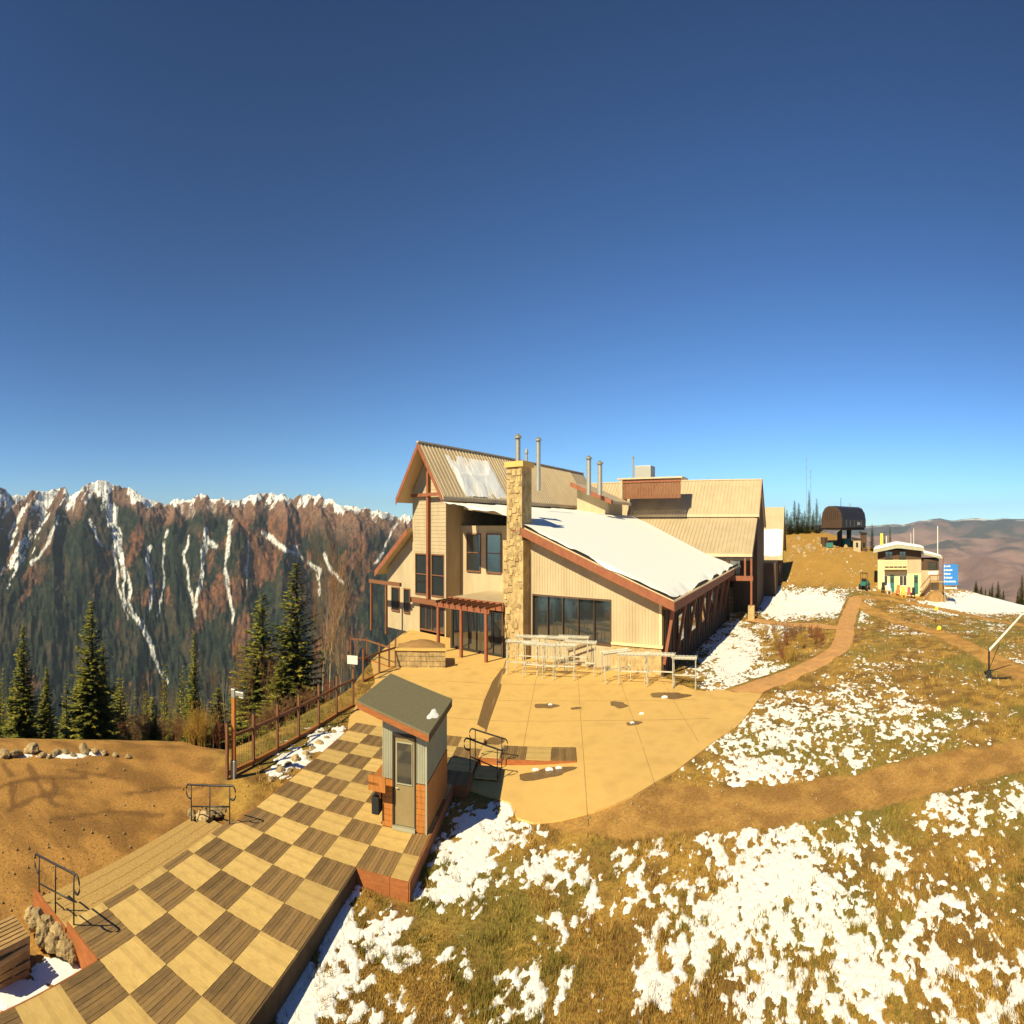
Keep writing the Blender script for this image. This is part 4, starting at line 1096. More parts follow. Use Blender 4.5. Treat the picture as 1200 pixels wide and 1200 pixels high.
# loose stones on the lot and the trails
def stones():
    n = 2600; V = []; F = []
    base = np.array([(1, 0, 0), (-1, 0, 0), (0, 1, 0), (0, -1, 0), (0, 0, .8), (0, 0, -.5)], float)
    fc = np.array([(0, 2, 4), (2, 1, 4), (1, 3, 4), (3, 0, 4), (2, 0, 5), (1, 2, 5), (3, 1, 5), (0, 3, 5)])
    u = RNG.uniform(-60, 300, n); w = RNG.uniform(888, 1160, n); z = np.full(n, -.56)
    k_ = n // 3; q = np.array(TRAIL)[RNG.integers(0, len(TRAIL), k_)] + RNG.normal(0, .9, (k_, 2))
    r = FY * (CAMZ + .56) / (w - HY); t = (u - CX) / FX
    X = np.r_[r * np.sin(t), q[:, 0]]; Y = np.r_[r * np.cos(t), q[:, 1]]
    i, j = DIJ(X, Y); ok = (~blocked(X, Y)) & ((np.arctan2(X, Y) > .1) | ((j < -2.95) | (i > 4)) & (np.hypot(X, Y) < 30)); X, Y = X[ok], Y[ok]; Z = H(X, Y)
    m_ = len(X); sc = RNG.uniform(.010, .030, m_) * (1 + 1.6 * (RNG.random(m_) < .08)); jit = RNG.uniform(.6, 1.3, (m_, 6, 3))
    V = base[None] * jit * sc[:, None, None] + np.c_[X, Y, Z + sc * .25][:, None]
    F = (fc[None] + (np.arange(m_) * 6)[:, None, None]).reshape(-1, 3)
    o = np_obj('loose_stones', V.reshape(-1, 3), F, 'rock', smooth=False)
    tag(o, 'small loose stones scattered over the dirt lot and trails', 'stones', kind='stuff')
stones()
# ------------------------------------------------------------------ lodge (local x along the front, local y into the building)
LB, LD = -28.0, 46.0
lod = thing('mountain_lodge', 'large tan lodge with metal roofs, brown trim and a stone chimney', 'building', LW(LB, LD), -LA)
OR = (LB, LD, 0)
def lb(mb, name, m, par=None, **k_):
    o = mb.build(name, m, par or lod, origin=OR if (par is None or par is lod) else OR, **k_)
    return o
def win(b0, b1, z0, z1, d, nx=1, nz=1, frame='red_brown', par=None, name='window', t=.09, recess=.1):
    """window in a wall whose outer face lies at depth d (facing -d)"""
    f = MB()
    f.box(b0 - t, b0, d - .05, d + recess, z0 - t, z1 + t).box(b1, b1 + t, d - .05, d + recess, z0 - t, z1 + t)
    f.box(b0, b1, d - .05, d + recess, z1, z1 + t).box(b0, b1, d - .07, d + recess, z0 - t, z0)
    for k_ in range(1, nx):
        x = b0 + (b1 - b0) * k_ / nx; f.box(x - .035, x + .035, d - .02, d + recess - .03, z0, z1)
    for k_ in range(1, nz):
        z = z0 + (z1 - z0) * k_ / nz; f.box(b0, b1, d - .015, d + recess - .035, z - .03, z + .03)
    o = lb(f, name, frame, par)
    for a in range(nx):
        for c in range(nz):
            x0, x1 = b0 + (b1 - b0) * a / nx, b0 + (b1 - b0) * (a + 1) / nx; y0, y1 = z0 + (z1 - z0) * c / nz, z0 + (z1 - z0) * (c + 1) / nz
            g = MB().box(x0 + .001, x1 - .001, d + recess - .025, d + recess - .01, y0 + .001, y1 - .001)
            lb(g, 'pane', 'glass_dark', o)
    return o
def fpoly(pts, d, t):
    """front wall polygon (b, z) at depth d, thickness t"""
    return [(p[0], d, p[1]) for p in pts], (0, t, 0)
def rz(b):                                       # low roof underside
    return 3.45 + .229 * (-12.2 - np.maximum(b, -30.0)) + .08 * np.maximum(-30.0 - b, 0)

D0 = 41.4
# front wall with its strip window
w0, w1, wz0, wz1 = -25.8, -17.6, 1.25, 3.4
mb = MB()
mb.prism(*fpoly([(-28, -.4), (w0 - .09, -.4), (w0 - .09, rz(w0)), (-28, rz(-28))], D0, .3))
mb.prism(*fpoly([(w0 - .09, wz1 + .09), (w1 + .09, wz1 + .09), (w1 + .09, rz(w1)), (w0 - .09, rz(w0))], D0, .3))
mb.prism(*fpoly([(w0 - .09, -.4), (w1 + .09, -.4), (w1 + .09, wz0 - .09), (w0 - .09, wz0 - .09)], D0, .3))
mb.prism(*fpoly([(w1 + .09, -.4), (-12.9, -.4), (-12.9, rz(-12.9)), (w1 + .09, rz(w1))], D0, .3))
lb(mb, 'front_wall', 'siding_tan')
bat = MB()
for k_ in range(50):
    b = -27.8 + k_ * .3
    if b > -12.95: break
    zt = rz(b) - .08
    if w0 - .15 < b < w1 + .15: bat.box(b - .025, b + .025, D0 - .03, D0 - .002, wz1 + .2, zt); bat.box(b - .025, b + .025, D0 - .03, D0 - .002, -.3, wz0 - .2)
    else: bat.box(b - .025, b + .025, D0 - .03, D0 - .002, 1.42 if b > w1 else -.3, zt)
tag(lb(bat, 'siding_battens', 'siding_tan'), kind='stuff')
win(w0, w1, wz0, wz1, D0, nx=5, frame='siding_brown', recess=.18)
lb(MB().box(w1 + .2, -12.75, D0 - .16, D0 - .001, -.3, 1.28), 'stone_base', 'stone_wall')
lb(MB().box(w1 + .15, -12.6, D0 - .26, D0 - .002, 1.281, 1.4), 'base_cap', 'cream_paint')
lb(MB().box(-13.0, -12.75, D0 - .06, D0 - .003, 1.41, rz(-12.9) - .02), 'corner_board', 'cream_paint')
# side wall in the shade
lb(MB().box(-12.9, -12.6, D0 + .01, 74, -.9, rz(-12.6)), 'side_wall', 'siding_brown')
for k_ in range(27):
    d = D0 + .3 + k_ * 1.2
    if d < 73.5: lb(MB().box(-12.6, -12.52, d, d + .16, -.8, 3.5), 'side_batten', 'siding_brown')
for k_ in range(8):
    d = D0 + .1 + k_ * 4.3
    lb(MB().beam((-12.55, d, .5), (-11.75, d, 3.15), .24, .24), 'brace', 'red_brown')
    lb(MB().box(-12.7, -11.55, d - .14, d + .14, 3.16, 3.4), 'bracket', 'red_brown')
for k_ in range(5):
    d = 46 + k_ * 5.2
    o = lb(MB().box(-12.6, -12.5, d, d + 2.0, .9, 2.5), 'side_window', 'dark_trim'); lb(MB().box(-12.5, -12.49, d + .1, d + 1.9, 1.0, 2.4), 'pane', 'glass_dark', o)
# low roof, running up to the clerestory
def slope_roof(name, p0, p1, d0, d1, t, m):
    return lb(MB().prism([(p0[0], d0, p0[1]), (p1[0], d0, p1[1]), (p1[0], d0, p1[1] - t), (p0[0], d0, p0[1] - t)], (0, d1 - d0, 0)), name, m)
low0, low1 = (-11.4, rz(-11.4) + .33), (-38.8, rz(-38.8) + .33)
cut = -27.9
slope_roof('low_roof', low0, (cut, rz(cut) + .33), 40.5, 86, .25, 'roof_metal')
slope_roof('low_roof', (cut - .01, rz(cut) + .333), (-30, rz(-30) + .333), 46.3, 86, .25, 'roof_metal')
slope_roof('low_roof', (-30.01, rz(-30) + .333), low1, 46.3, 86, .25, 'roof_metal')
lb(MB().prism([(low0[0] + .03, 40.44, low0[1] + .02), (cut, 40.44, rz(cut) + .35), (cut, 40.44, rz(cut) - .1), (low0[0] + .03, 40.44, low0[1] - .42)], (0, .055, 0)), 'rake_fascia', 'red_brown')
lb(MB().box(low0[0] + .002, low0[0] + .06, 40.5, 74, low0[1] - .45, low0[1] - .02), 'eave_fascia', 'red_brown')
# upper wall between the two roofs with clerestory windows
lb(MB().box(-39.0, -38.85, 47.2, 85, rz(-38.8) + .2, 9.3), 'clerestory_wall', 'siding_brown')
for k_ in range(6):
    d = 50 + k_ * 5.5
    o = lb(MB().box(-38.84, -38.76, d, d + 4, 8.72, 9.2), 'clerestory_window', 'dark_trim'); lb(MB().box(-38.759, -38.75, d + .1, d + 3.9, 8.77, 9.15), 'pane', 'glass_dark', o)
RB, RZ = -42.3, 12.75
sm = MB()
for k_ in range(60):
    d = 47.8 + k_ * .64
    sm.beam((RB + .05, d - 5.5, RZ - .01), (-38.25, d - 5.5, 9.1), .04, .07)
for k_ in range(70):
    d = 40.8 + k_ * .64
    sm.beam((-11.5, d, low0[1] + .03), ((cut if d < 46.4 else -29.9), d, rz(cut if d < 46.4 else -29.9) + .36), .04, .07)
tag(lb(sm, 'roof_seams', 'roof_metal'), kind='stuff')
# left slopes (out of sight from the deck side) and ridge cap
lb(MB().prism([(RB - .01, 42.0, RZ), (RB - .01, 42.0, RZ - .25), (-46.2, 42.0, 8.8), (-46.2, 42.0, 9.05)], (0, 44, 0)), 'upper_roof', 'roof_metal')
# steep gable over the end bay
lb(MB().prism([(RB, 42.0, RZ), (-38.2, 42.0, 9.05), (-38.2, 42.0, 8.8), (RB, 42.0, RZ - .25)], (0, 44, 0)), 'gable_roof', 'roof_metal')
for s_, be in ((1, -38.35), (-1, -46.25)):
    lb(MB().prism([(RB, 41.93, RZ + .03), (be, 41.93, 9.08), (be, 41.93, 8.62), (RB, 41.93, RZ - .42)], (0, .065, 0)), 'rake_fascia', 'red_brown')
lb(MB().box(RB - .16, RB + .16, 41.9, 86, RZ - .02, RZ + .09), 'ridge_cap', 'roof_metal')
# end bay (tower) walls
T0 = 44.0
mb = MB(); zt = 9.2
def tw(b): return RZ - .3 - abs(b - RB) * .98
ow = [(-44.7, -42.7, 2.5, 5.2), (-41.9, -39.95, 2.5, 5.2)]
mb.prism(*fpoly([(-45.3, 5.29), (-39.6, 5.29), (-39.6, tw(-39.6)), (RB, tw(RB)), (-45.3, tw(-45.3))], T0, .3))
mb.prism(*fpoly([(-45.3, 2.41), (-44.79, 2.41), (-44.79, 5.29), (-45.3, 5.29)], T0, .3)).prism(*fpoly([(-42.61, 2.41), (-41.99, 2.41), (-41.99, 5.29), (-42.61, 5.29)], T0, .3)).prism(*fpoly([(-39.86, 2.41), (-39.6, 2.41), (-39.6, 5.29), (-39.86, 5.29)], T0, .3))
mb.prism(*fpoly([(-45.3, -.4), (-44.0, -.4), (-44.0, 2.41), (-45.3, 2.41)], T0, .3)).prism(*fpoly([(-44.0, 1.79), (-39.6, 1.79), (-39.6, 2.41), (-44.0, 2.41)], T0, .3)).prism(*fpoly([(-39.8, -.4), (-39.6, -.4), (-39.6, 1.79), (-39.8, 1.79)], T0, .3))
lb(mb, 'end_bay_wall', 'siding_tan')
lb(MB().box(-39.9, -39.58, T0 + .301, 60, -.4, 9.5), 'end_bay_side_wall', 'siding_tan')
lb(MB().box(-45.32, -45.0, T0 + .301, 86, -.4, 9.3), 'end_bay_side_wall', 'siding_tan')
for a in ow: win(*a, T0, nx=1, nz=2, frame='brown_wood')
win(-43.9, -39.9, .1, 1.7, T0, nx=4, frame='brown_wood', name='glazed_door')
lap = MB()
for k_ in range(24):
    z = 5.4 + k_ * .25
    hw = min(2.7, (RZ - .5 - z) / .98)
    if hw > .2: lap.box(max(-45.28, RB - hw), min(-39.62, RB + hw), T0 - .025, T0 - .002, z, z + .03)
tag(lb(lap, 'siding_laps', 'siding_tan'), kind='stuff')
lb(MB().box(RB - .16, RB + .16, 43.55, 43.9, 2.2, RZ - .45), 'king_post', 'red_brown')
lb(MB().beam((RB, 43.72, 9.3), (-45.2, 43.72, 9.3), .2, .22), 'tie_beam', 'red_brown'); lb(MB().beam((RB, 43.5, 9.3), (-39.2, 43.5, 9.3), .2, .22), 'tie_beam', 'red_brown')
lb(MB().box(-45.3, -39.6, 43.6, T0 - .06, 1.85, 2.2), 'belt_beam', 'brown_wood')
# lean-to on the left of the end bay
lb(MB().prism([(-45.31, T0 - .8, 7.05), (-45.31, T0 - .8, 6.8), (-51.8, T0 - .8, 3.5), (-51.8, T0 - .8, 3.75)], (0, 14, 0)), 'leanto_roof', 'roof_metal')
lb(MB().prism([(-45.32, T0 - .86, 7.1), (-45.32, T0 - .86, 6.65), (-51.85, T0 - .86, 3.35), (-51.85, T0 - .86, 3.8)], (0, .055, 0)), 'rake_fascia', 'red_brown')
lb(MB().prism(*fpoly([(-50.6, -.4), (-45.33, -.4), (-45.33, 6.7), (-50.6, 4.05)], T0 + .4, .3)), 'leanto_wall', 'siding_tan')
win(-49.6, -48.2, 1.0, 2.6, T0 + .32, nx=1, frame='brown_wood', recess=.075); win(-47.2, -46.2, 1.0, 2.6, T0 + .32, nx=1, frame='brown_wood', recess=.075)
for b in (-51.0, -48.0): lb(MB().box(b - .12, b + .12, T0 - 2.2, T0 - 1.95, -.5, 3.0), 'porch_post', 'brown_wood')
lb(MB().box(-51.3, -45.3, T0 - 2.25, T0 - 1.9, 3.0, 3.25), 'porch_beam', 'brown_wood')
# middle bay, set back
lb(MB().box(-39.57, -28.0, 46.7, 47.0, -.4, 7.2), 'middle_wall', 'siding_tan')
for a in ((-38.5, -36.5, 4.2, 6.6), (-35.5, -33.5, 4.2, 6.6), (-32.4, -30.4, 4.2, 6.6)): win(*a, 46.62, nx=1, nz=2, frame='brown_wood', recess=.075)
# glazed entrance box with its beam
lb(MB().box(-35.4, -28.4, 40.0, 46.65, 2.72, 2.95), 'entrance_roof', 'roof_metal')
lb(MB().box(-35.5, -28.35, 39.9, 40.0, 2.5, 2.98), 'entrance_beam', 'red_brown')
lb(MB().box(-28.6, -28.4, 40.02, 46.65, -.3, 2.7), 'entrance_side', 'siding_brown'); lb(MB().box(-35.4, -35.2, 40.02, 46.65, -.3, 2.7), 'entrance_side', 'siding_brown')
win(-35.1, -28.7, .05, 2.35, 40.12, nx=6, frame='dark_trim', name='glazed_front')
for b, d in ((-34.9, 37.6), (-28.7, 37.6), (-31.8, 37.6)): lb(MB().box(b - .13, b + .13, d - .13, d + .13, -.25, 2.55), 'pergola_post', 'red_brown')
lb(MB().box(-35.3, -28.3, 37.5, 37.7, 2.56, 2.8), 'pergola_beam', 'red_brown')
for k_ in range(9): lb(MB().box(-35.0 + k_ * .8, -34.9 + k_ * .8, 37.2, 39.88, 2.81, 2.95), 'rafter', 'brown_wood')
# stone chimney
ch = lb(MB().box(-28.6, -26.2, 40.2, 42.3, -.4, 6.4).box(-28.3, -26.5, 40.45, 42.2, 6.4, 10.4), 'chimney', 'stone_wall')
lb(MB().box(-28.5, -26.3, 40.3, 42.35, 10.402, 10.7), 'chimney_cap', 'concrete', ch)
sn = MB(); rg = random.Random(9)
for k_ in range(150):
    z = rg.uniform(-.2, 10.2); hw = 1.2 if z < 6.3 else .9; w = rg.uniform(.25, .55); h = rg.uniform(.15, .32)
    d = 40.2 if z < 6.3 else 40.45
    b = -27.4 + rg.uniform(-hw, hw - w)
    sn.box(b, b + w, d - rg.uniform(.03, .09), d - .002, z, z + h)
lb(sn, 'stone', 'stone_wall', ch)['kind'] = 'stuff'
def pipe(b, d, z0, z1, r, m='grey_metal'):
    o = lb(MB().tube([(b, d, z0), (b, d, z1)], r, 12), 'vent_pipe', m, smooth=False)
    lb(MB().tube([(b, d, z1 + .02), (b, d, z1 + .1), (b, d, z1 + .32)], [r * 1.5, r * 1.5, .05], 12), 'rain_cap', m, o)
def lp(x, y0, y1, d, r, **k_):
    t = (x - CX) / FX - LA; b = d * tan(t); rr_ = d / cos(t)
    pipe(b, d, CAMZ - (y1 - HY) * rr_ / FY, CAMZ - (y0 - HY) * rr_ / FY, r, **k_)
lp(607, 514, 552, 43, .26); lp(631, 517, 575, 52, .26); lp(617, 532, 550, 42, .12); lp(690, 538, 580, 66, .34); lp(703, 544, 580, 66, .34); lp(742, 537, 560, 80, .14)
# dormer on the low roof
lb(MB().prism([(-36, 71, rz(-36)), (-30.6, 71, rz(-30.6) + .2), (-30.6, 71, 9.4), (-36, 71, 10.6)], (0, 6, 0)), 'dormer', 'siding_tan')
lb(MB().prism([(-36.6, 69.8, 11.0), (-29.3, 69.8, 9.3), (-29.3, 69.8, 9.05), (-36.6, 69.8, 10.75)], (0, 8, 0)), 'dormer_roof', 'roof_metal')
lb(MB().prism([(-36.6, 69.74, 11.04), (-29.25, 69.74, 9.34), (-29.25, 69.74, 8.95), (-36.6, 69.74, 10.65)], (0, .055, 0)), 'rake_fascia', 'red_brown')
# cross wing with the big metal roof
XE = -8.7
lb(MB().prism([(XE + .3, 86, 11.65), (XE + .3, 81, 8.25), (XE + .3, 81, 8.0), (XE + .3, 86, 11.4)], (-35, 0, 0)), 'wing_roof', 'roof_metal')
lb(MB().prism([(XE, 81.2, 7.95), (XE, 73.9, 4.85), (XE, 73.9, 4.6), (XE, 81.2, 7.7)], (-25, 0, 0)), 'wing_lower_roof', 'roof_metal')
lb(MB().prism([(XE + .3, 86.01, 11.65), (XE + .3, 86.01, 11.4), (XE + .3, 93, 7.0), (XE + .3, 93, 7.25)], (-35, 0, 0)), 'wing_roof', 'roof_metal')
lb(MB().box(XE - 34.5, XE + .35, 85.85, 86.15, 11.62, 11.72), 'ridge_cap', 'roof_metal')
sm = MB()
for k_ in range(56):
    b = XE + .1 - k_ * .61
    sm.beam((b, 81.02, 8.29), (b, 85.9, 11.63), .04, .07)
    if b > -33.5 and b < XE: sm.beam((b, 73.95, 4.9), (b, 81.0, 7.9), .04, .07)
tag(lb(sm, 'roof_seams', 'roof_metal'), kind='stuff')
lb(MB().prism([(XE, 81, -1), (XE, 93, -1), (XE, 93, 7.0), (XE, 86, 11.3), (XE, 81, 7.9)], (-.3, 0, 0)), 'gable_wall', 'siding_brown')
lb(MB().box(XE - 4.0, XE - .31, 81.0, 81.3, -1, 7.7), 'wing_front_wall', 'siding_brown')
lb(MB().prism([(XE + .02, 73.85, 4.9), (XE + .02, 81.2, 8.02), (XE + .02, 81.2, 7.5), (XE + .02, 73.85, 4.4)], (.06, 0, 0)), 'rake_fascia', 'dark_trim')
lb(MB().prism([(XE + .31, 80.9, 8.28), (XE + .31, 86, 11.75), (XE + .31, 93.1, 7.3), (XE + .31, 93.1, 6.9), (XE + .31, 86, 11.2), (XE + .31, 80.9, 7.8)], (.06, 0, 0)), 'rake_fascia', 'red_brown')
# porch under the wing roof
lb(MB().box(XE - 4, XE + .1, 74.0, 74.3, 2.6, 3.0), 'porch_beam', 'red_brown'); lb(MB().box(XE - 4, XE + .1, 74.02, 74.28, 4.3, 4.58), 'porch_beam', 'dark_trim')
for b in (XE - .15, XE - 1.1): lb(MB().box(b - .14, b + .14, 73.98, 74.26, .55 if b > XE - .5 else 3.0, 4.5), 'porch_post', 'red_brown')
lb(MB().box(XE - .6, XE + .35, 73.7, 74.6, -1.0, .55), 'stone_pier', 'stone_wall'); lb(MB().box(XE - 3.9, XE - 3.5, 74.05, 74.4, -1, 4.5), 'porch_post', 'siding_brown')
lb(MB().box(XE - 3.4, XE - 1.9, 74.35, 74.4, 3.1, 4.25), 'porch_glass', 'glass_dark')
# screen of brown planks on the wing roof
for k_ in range(22):
    b = -31.0 + k_ * .46
    lb(MB().box(b, b + .42, 78.3, 78.36, 9.7, 11.5), 'screen_plank', 'brown_wood')
lb(MB().box(-31.1, -20.8, 78.2, 78.28, 11.2, 11.35), 'screen_rail', 'red_brown'); lb(MB().box(-31.6, -31.05, 78.2, 80.5, 9.5, 11.6), 'screen_end', 'siding_tan')
lb(MB().box(-32.0, -20.6, 78.1, 82.0, 11.52, 11.66), 'screen_roof', 'roof_metal')
lb(MB().box(-30.6, -27.6, 83.0, 85.5, 10.9, 13.1), 'roof_unit', 'grey_metal', bevel=.05)
# farther wing
lb(MB().prism([(-5.6, 107, 9.4), (-5.6, 100, 3.6), (-5.6, 100, 3.35), (-5.6, 107, 9.15)], (-30, 0, 0)), 'far_wing_roof', 'roof_metal')
lb(MB().prism([(-5.6, 107.01, 9.4), (-5.6, 107.01, 9.15), (-5.6, 114, 4.0), (-5.6, 114, 4.25)], (-30, 0, 0)), 'far_wing_roof', 'roof_metal')
lb(MB().prism([(-6.2, 100.8, -1), (-6.2, 113, -1), (-6.2, 113, 4.4), (-6.2, 107, 9.0), (-6.2, 100.8, 3.9)], (-.3, 0, 0)), 'far_gable_wall', 'siding_brown')
lb(MB().box(-30, -6.51, 100.8, 101.1, -1, 3.9), 'far_wing_wall', 'siding_brown')
lb(MB().prism([(-5.59, 99.9, 3.7), (-5.59, 107, 9.55), (-5.59, 114.1, 4.2), (-5.59, 114.1, 3.8), (-5.59, 107, 9.0), (-5.59, 99.9, 3.2)], (.06, 0, 0)), 'rake_fascia', 'dark_trim')
lb(MB().box(-12.58, -6.5, 93.05, 100.7, -1, 3.3), 'link_wall', 'siding_brown')

# snow lying on the roofs
def roof_snow(b0, b1, d0, d1, zf, seed, thr, nb_=70, nd=90, label=None):
    bb, dd = np.meshgrid(np.linspace(b0, b1, nb_), np.linspace(d0, d1, nd), indexing='ij'); bb = bb.ravel(); dd = dd.ravel()
    edge = np.minimum(np.minimum(bb - b0, b1 - bb) / 2.2, np.minimum(dd - d0, d1 - dd) / 1.6)
    s_ = np.minimum(edge * 1.2, 1) + (fbm(bb * .35, dd * .35, seed, 4) - thr) * 1.7
    z = zf(bb, dd) + np.clip(s_ * .35, -.12, .22)
    F, used = grid_faces(nb_, nd, s_ > -.1)
    xw = bb * cos(LA) + dd * sin(LA); yw = -bb * sin(LA) + dd * cos(LA)
    o = np_obj('roof_snow', np.c_[xw, yw, z][used], F, 'snow')
    return tag(o, label, 'snow', kind='stuff')
roof_snow(-37.5, -11.6, 40.7, 80.5, lambda b, d: rz(b) + .345, 3, .30, 110, 160, label='smooth white snow blanket on the long low lodge roof')
roof_snow(-41.6, -38.3, 46, 55, lambda b, d: 9.06 + (-38.2 - b) * .9024, 5, .52, label='thin snow remnant on the upper lodge roof')
roof_snow(-28, -5.8, 100.1, 103.6, lambda b, d: 3.62 + (d - 100) * .8286, 8, .35, label='strip of snow along the eave of the farther lodge wing')

# raised stone-faced bed in front of the lodge
bed = thing('stone_planter', 'raised stone-faced planting bed before the lodge end bay', 'planter', G(493, 783, _pz), .14)
bx0 = lambda n_, m_, *a: MB().box(*a).build(n_, m_, bed)
rg = random.Random(4)
bx0('core', 'joint', -2.25, 2.25, -.02, 2.6, -.3, .86)
for row in range(4):
    x = -2.27 + rg.uniform(-.15, 0)
    while x < 2.25:
        w = rg.uniform(.35, .75); x1 = min(2.27, x + w)
        bx0('stone', 'stone_wall', max(x, -2.27) + .012, x1 - .012, -.1 - rg.uniform(0, .05), -.021, -.12 + row * .25, .11 + row * .25); x += w
bx0('coping', 'concrete', -2.35, 2.35, -.2, .25, .9, 1.0)
mb = MB(); n = 12
for a in range(n):
    for b in range(n):
        u_, v_ = a / (n - 1), b / (n - 1); mb.v.append((-2.25 + 4.5 * u_, .25 + 2.35 * v_, .88 + .35 * sin(pi * u_) * sin(pi * min(1, v_ * .8)) + rg.uniform(-.03, .03)))
mb.f = [(a * n + b, (a + 1) * n + b, (a + 1) * n + b + 1, a * n + b + 1) for a in range(n - 1) for b in range(n - 1)]
mb.build('soil', 'dirt_trail', bed, smooth=True)

# ------------------------------------------------------------------ ski racks on the patio
def rack(loc, rz_, label, L_=2.6, h=1.35):
    o = thing('ski_rack', label, 'ski rack', loc, rz_, 'ski racks on the patio')
    for s_ in (-1, 1):
        x = s_ * (L_ / 2 - .08)
        MB().tube([(x, -.42, 0), (x, -.16, h)], .035, 6).build('leg', 'rack_metal', o); MB().tube([(x, .42, 0), (x, .16, h)], .035, 6).build('leg', 'rack_metal', o)
        MB().tube([(x, -.3, .55), (x, .3, .55)], .022, 6).build('cross_tie', 'rack_metal', o)
    for y in (-.2, .2):
        mb = MB().box(-L_ / 2, L_ / 2, y - .03, y + .03, h - .03, h + .04)
        mb.build('comb_rail', 'rack_metal', o)
        mb = MB(); n = int(L_ / .11)
        for k_ in range(n + 1):
            x = -L_ / 2 + k_ * L_ / n; mb.box(x - .02, x + .02, y - (.14 if y < 0 else -.03), y + (.14 if y > 0 else -.03), h + .042, h + .09)
        tag(mb.build('comb_teeth', 'white_metal', o), kind='stuff')
    MB().box(-L_ / 2, L_ / 2, -.03, .03, .56, .62).build('lower_rail', 'rack_metal', o)
    return o
for x, y, rz_, lab in [(802, 805, -.45, 'ski rack standing apart beside the slanted lodge brace'), (773, 802, -.5, 'ski rack before the stone base at the lodge corner'), (742, 803, -.35, 'ski rack between the strip window and the lodge corner'), (722, 800, .25, 'ski rack turned askew beside the lodge strip window')]:
    p = G(x, y, _pz); rack((p[0], p[1], PZ(p[0], p[1])), rz_, lab, 2.0 if x > 790 else 2.5)
for x, y, rz_ in [(612, 792, -.15), (632, 796, -.35), (655, 797, -.3), (680, 792, -.4), (622, 784, -.3), (648, 785, -.35), (672, 784, -.3)]:
    p = G(x, y, _pz); rack((p[0], p[1], PZ(p[0], p[1])), rz_, 'ski rack in the crowded cluster before the strip window', 2.8, 1.55)
# ------------------------------------------------------------------ two-storey patrol hut by the lift
hp = PR(1055, 104); hz = h1(hp[0], hp[1]); HA = -(1062 - CX) / FX + .05
hut = thing('patrol_hut', 'two-storey cream and tan hut with green doors, balcony and snowy roof', 'building', (hp[0], hp[1], hz), HA)
def hb(name, m, *a, par=None, **k_): return MB().box(*a).build(name, m, par or hut, **k_)
hb('lower_wall', 'cream_paint', -4.7, 4.4, 0, 7, -.6, 2.6); hb('upper_wall', 'siding_tan', -4.7, 4.4, .02, 7, 2.6, 4.0); hb('upper_band', 'siding_brown', -4.72, 4.42, 0, 7.02, 4.0, 5.1)
for a, b in ((-4.7, -3.4), (1.2, 4.4)): hb('wall_panel', 'siding_tan' if a > 0 else 'cream_paint', a, b, -.03, -.002, 2.4, 3.95)
rf = MB().prism([(-5.6, -1.1, 5.15), (-.6, -1.1, 5.75), (4.9, -1.1, 5.35), (4.9, -1.1, 5.05), (-.6, -1.1, 5.4), (-5.6, -1.1, 4.85)], (0, 9, 0)).build('roof', 'roof_metal', hut)
MB().prism([(-5.55, -1.0, 5.2), (-.6, -1.0, 5.8), (4.85, -1.0, 5.4), (4.7, -.9, 5.55), (-.6, -.9, 6.02), (-5.3, -.9, 5.4)], (0, 8.6, 0)).build('snow_cover', 'snow', rf)['kind'] = 'stuff'
MB().prism([(-5.62, -1.16, 5.12), (-.6, -1.16, 5.74), (4.92, -1.16, 5.33), (4.92, -1.16, 5.0), (-.6, -1.16, 5.36), (-5.62, -1.16, 4.8)], (0, .055, 0)).build('fascia', 'kiosk_metal', rf)
def hwin(name, x0, x1, z0, z1, m='white_metal', g='glass_dark', y=0.0, mull=1):
    t = .09; f = MB().box(x0 - t, x0, y - .07, y - .004, z0 - t, z1 + t).box(x1, x1 + t, y - .07, y - .004, z0 - t, z1 + t).box(x0, x1, y - .07, y - .004, z1, z1 + t).box(x0, x1, y - .07, y - .004, z0 - t, z0)
    if mull: f.box((x0 + x1) / 2 - .05, (x0 + x1) / 2 + .05, y - .06, y - .02, z0, z1)
    o = f.build(name, m, hut); hb('pane', g, x0 + .002, x1 - .002, y - .02, y - .006, z0 + .002, z1 - .002, par=o)
hwin('window', -.1, 1.3, 1.0, 2.1); hwin('window', -3.3, -2.7, 1.0, 2.1, mull=0)
hwin('window', -3.1, -1.7, 4.1, 4.9, 'dark_trim'); hwin('window', -.1, 1.1, 4.1, 4.9, 'dark_trim')
for x in (-1.7, 3.3):
    d_ = hb('door', 'teal_paint', x - .45, x + .45, -.06, -.003, 0, 2.2); hb('pane', 'glass_dark', x - .3, x + .3, -.068, -.062, 1.3, 2.0, par=d_); hb('handle', 'grey_metal', x + .3, x + .36, -.1, -.062, .95, 1.1, par=d_)
bal = hb('balcony', 'cream_paint', -3.3, 1.4, -1.2, -.01, 2.9, 3.05)
for z in (3.35, 3.62, 3.85): hb('balcony_rail', 'cream_paint', -3.3, 1.4, -1.2, -1.13, z, z + .14, par=bal)
for k_ in range(6): hb('baluster', 'cream_paint', -3.3 + k_ * .91, -3.2 + k_ * .91, -1.12, -1.05, 3.05, 4.0, par=bal)
hb('side_wing_wall', 'siding_tan', 4.42, 8.2, .6, 6.5, -.6, 2.7); hb('side_wing_upper', 'siding_brown', 4.42, 8.2, .62, 6.5, 2.7, 4.0)
hwin('window', 6.0, 7.8, 2.8, 3.6, 'dark_trim', y=.62, mull=0)
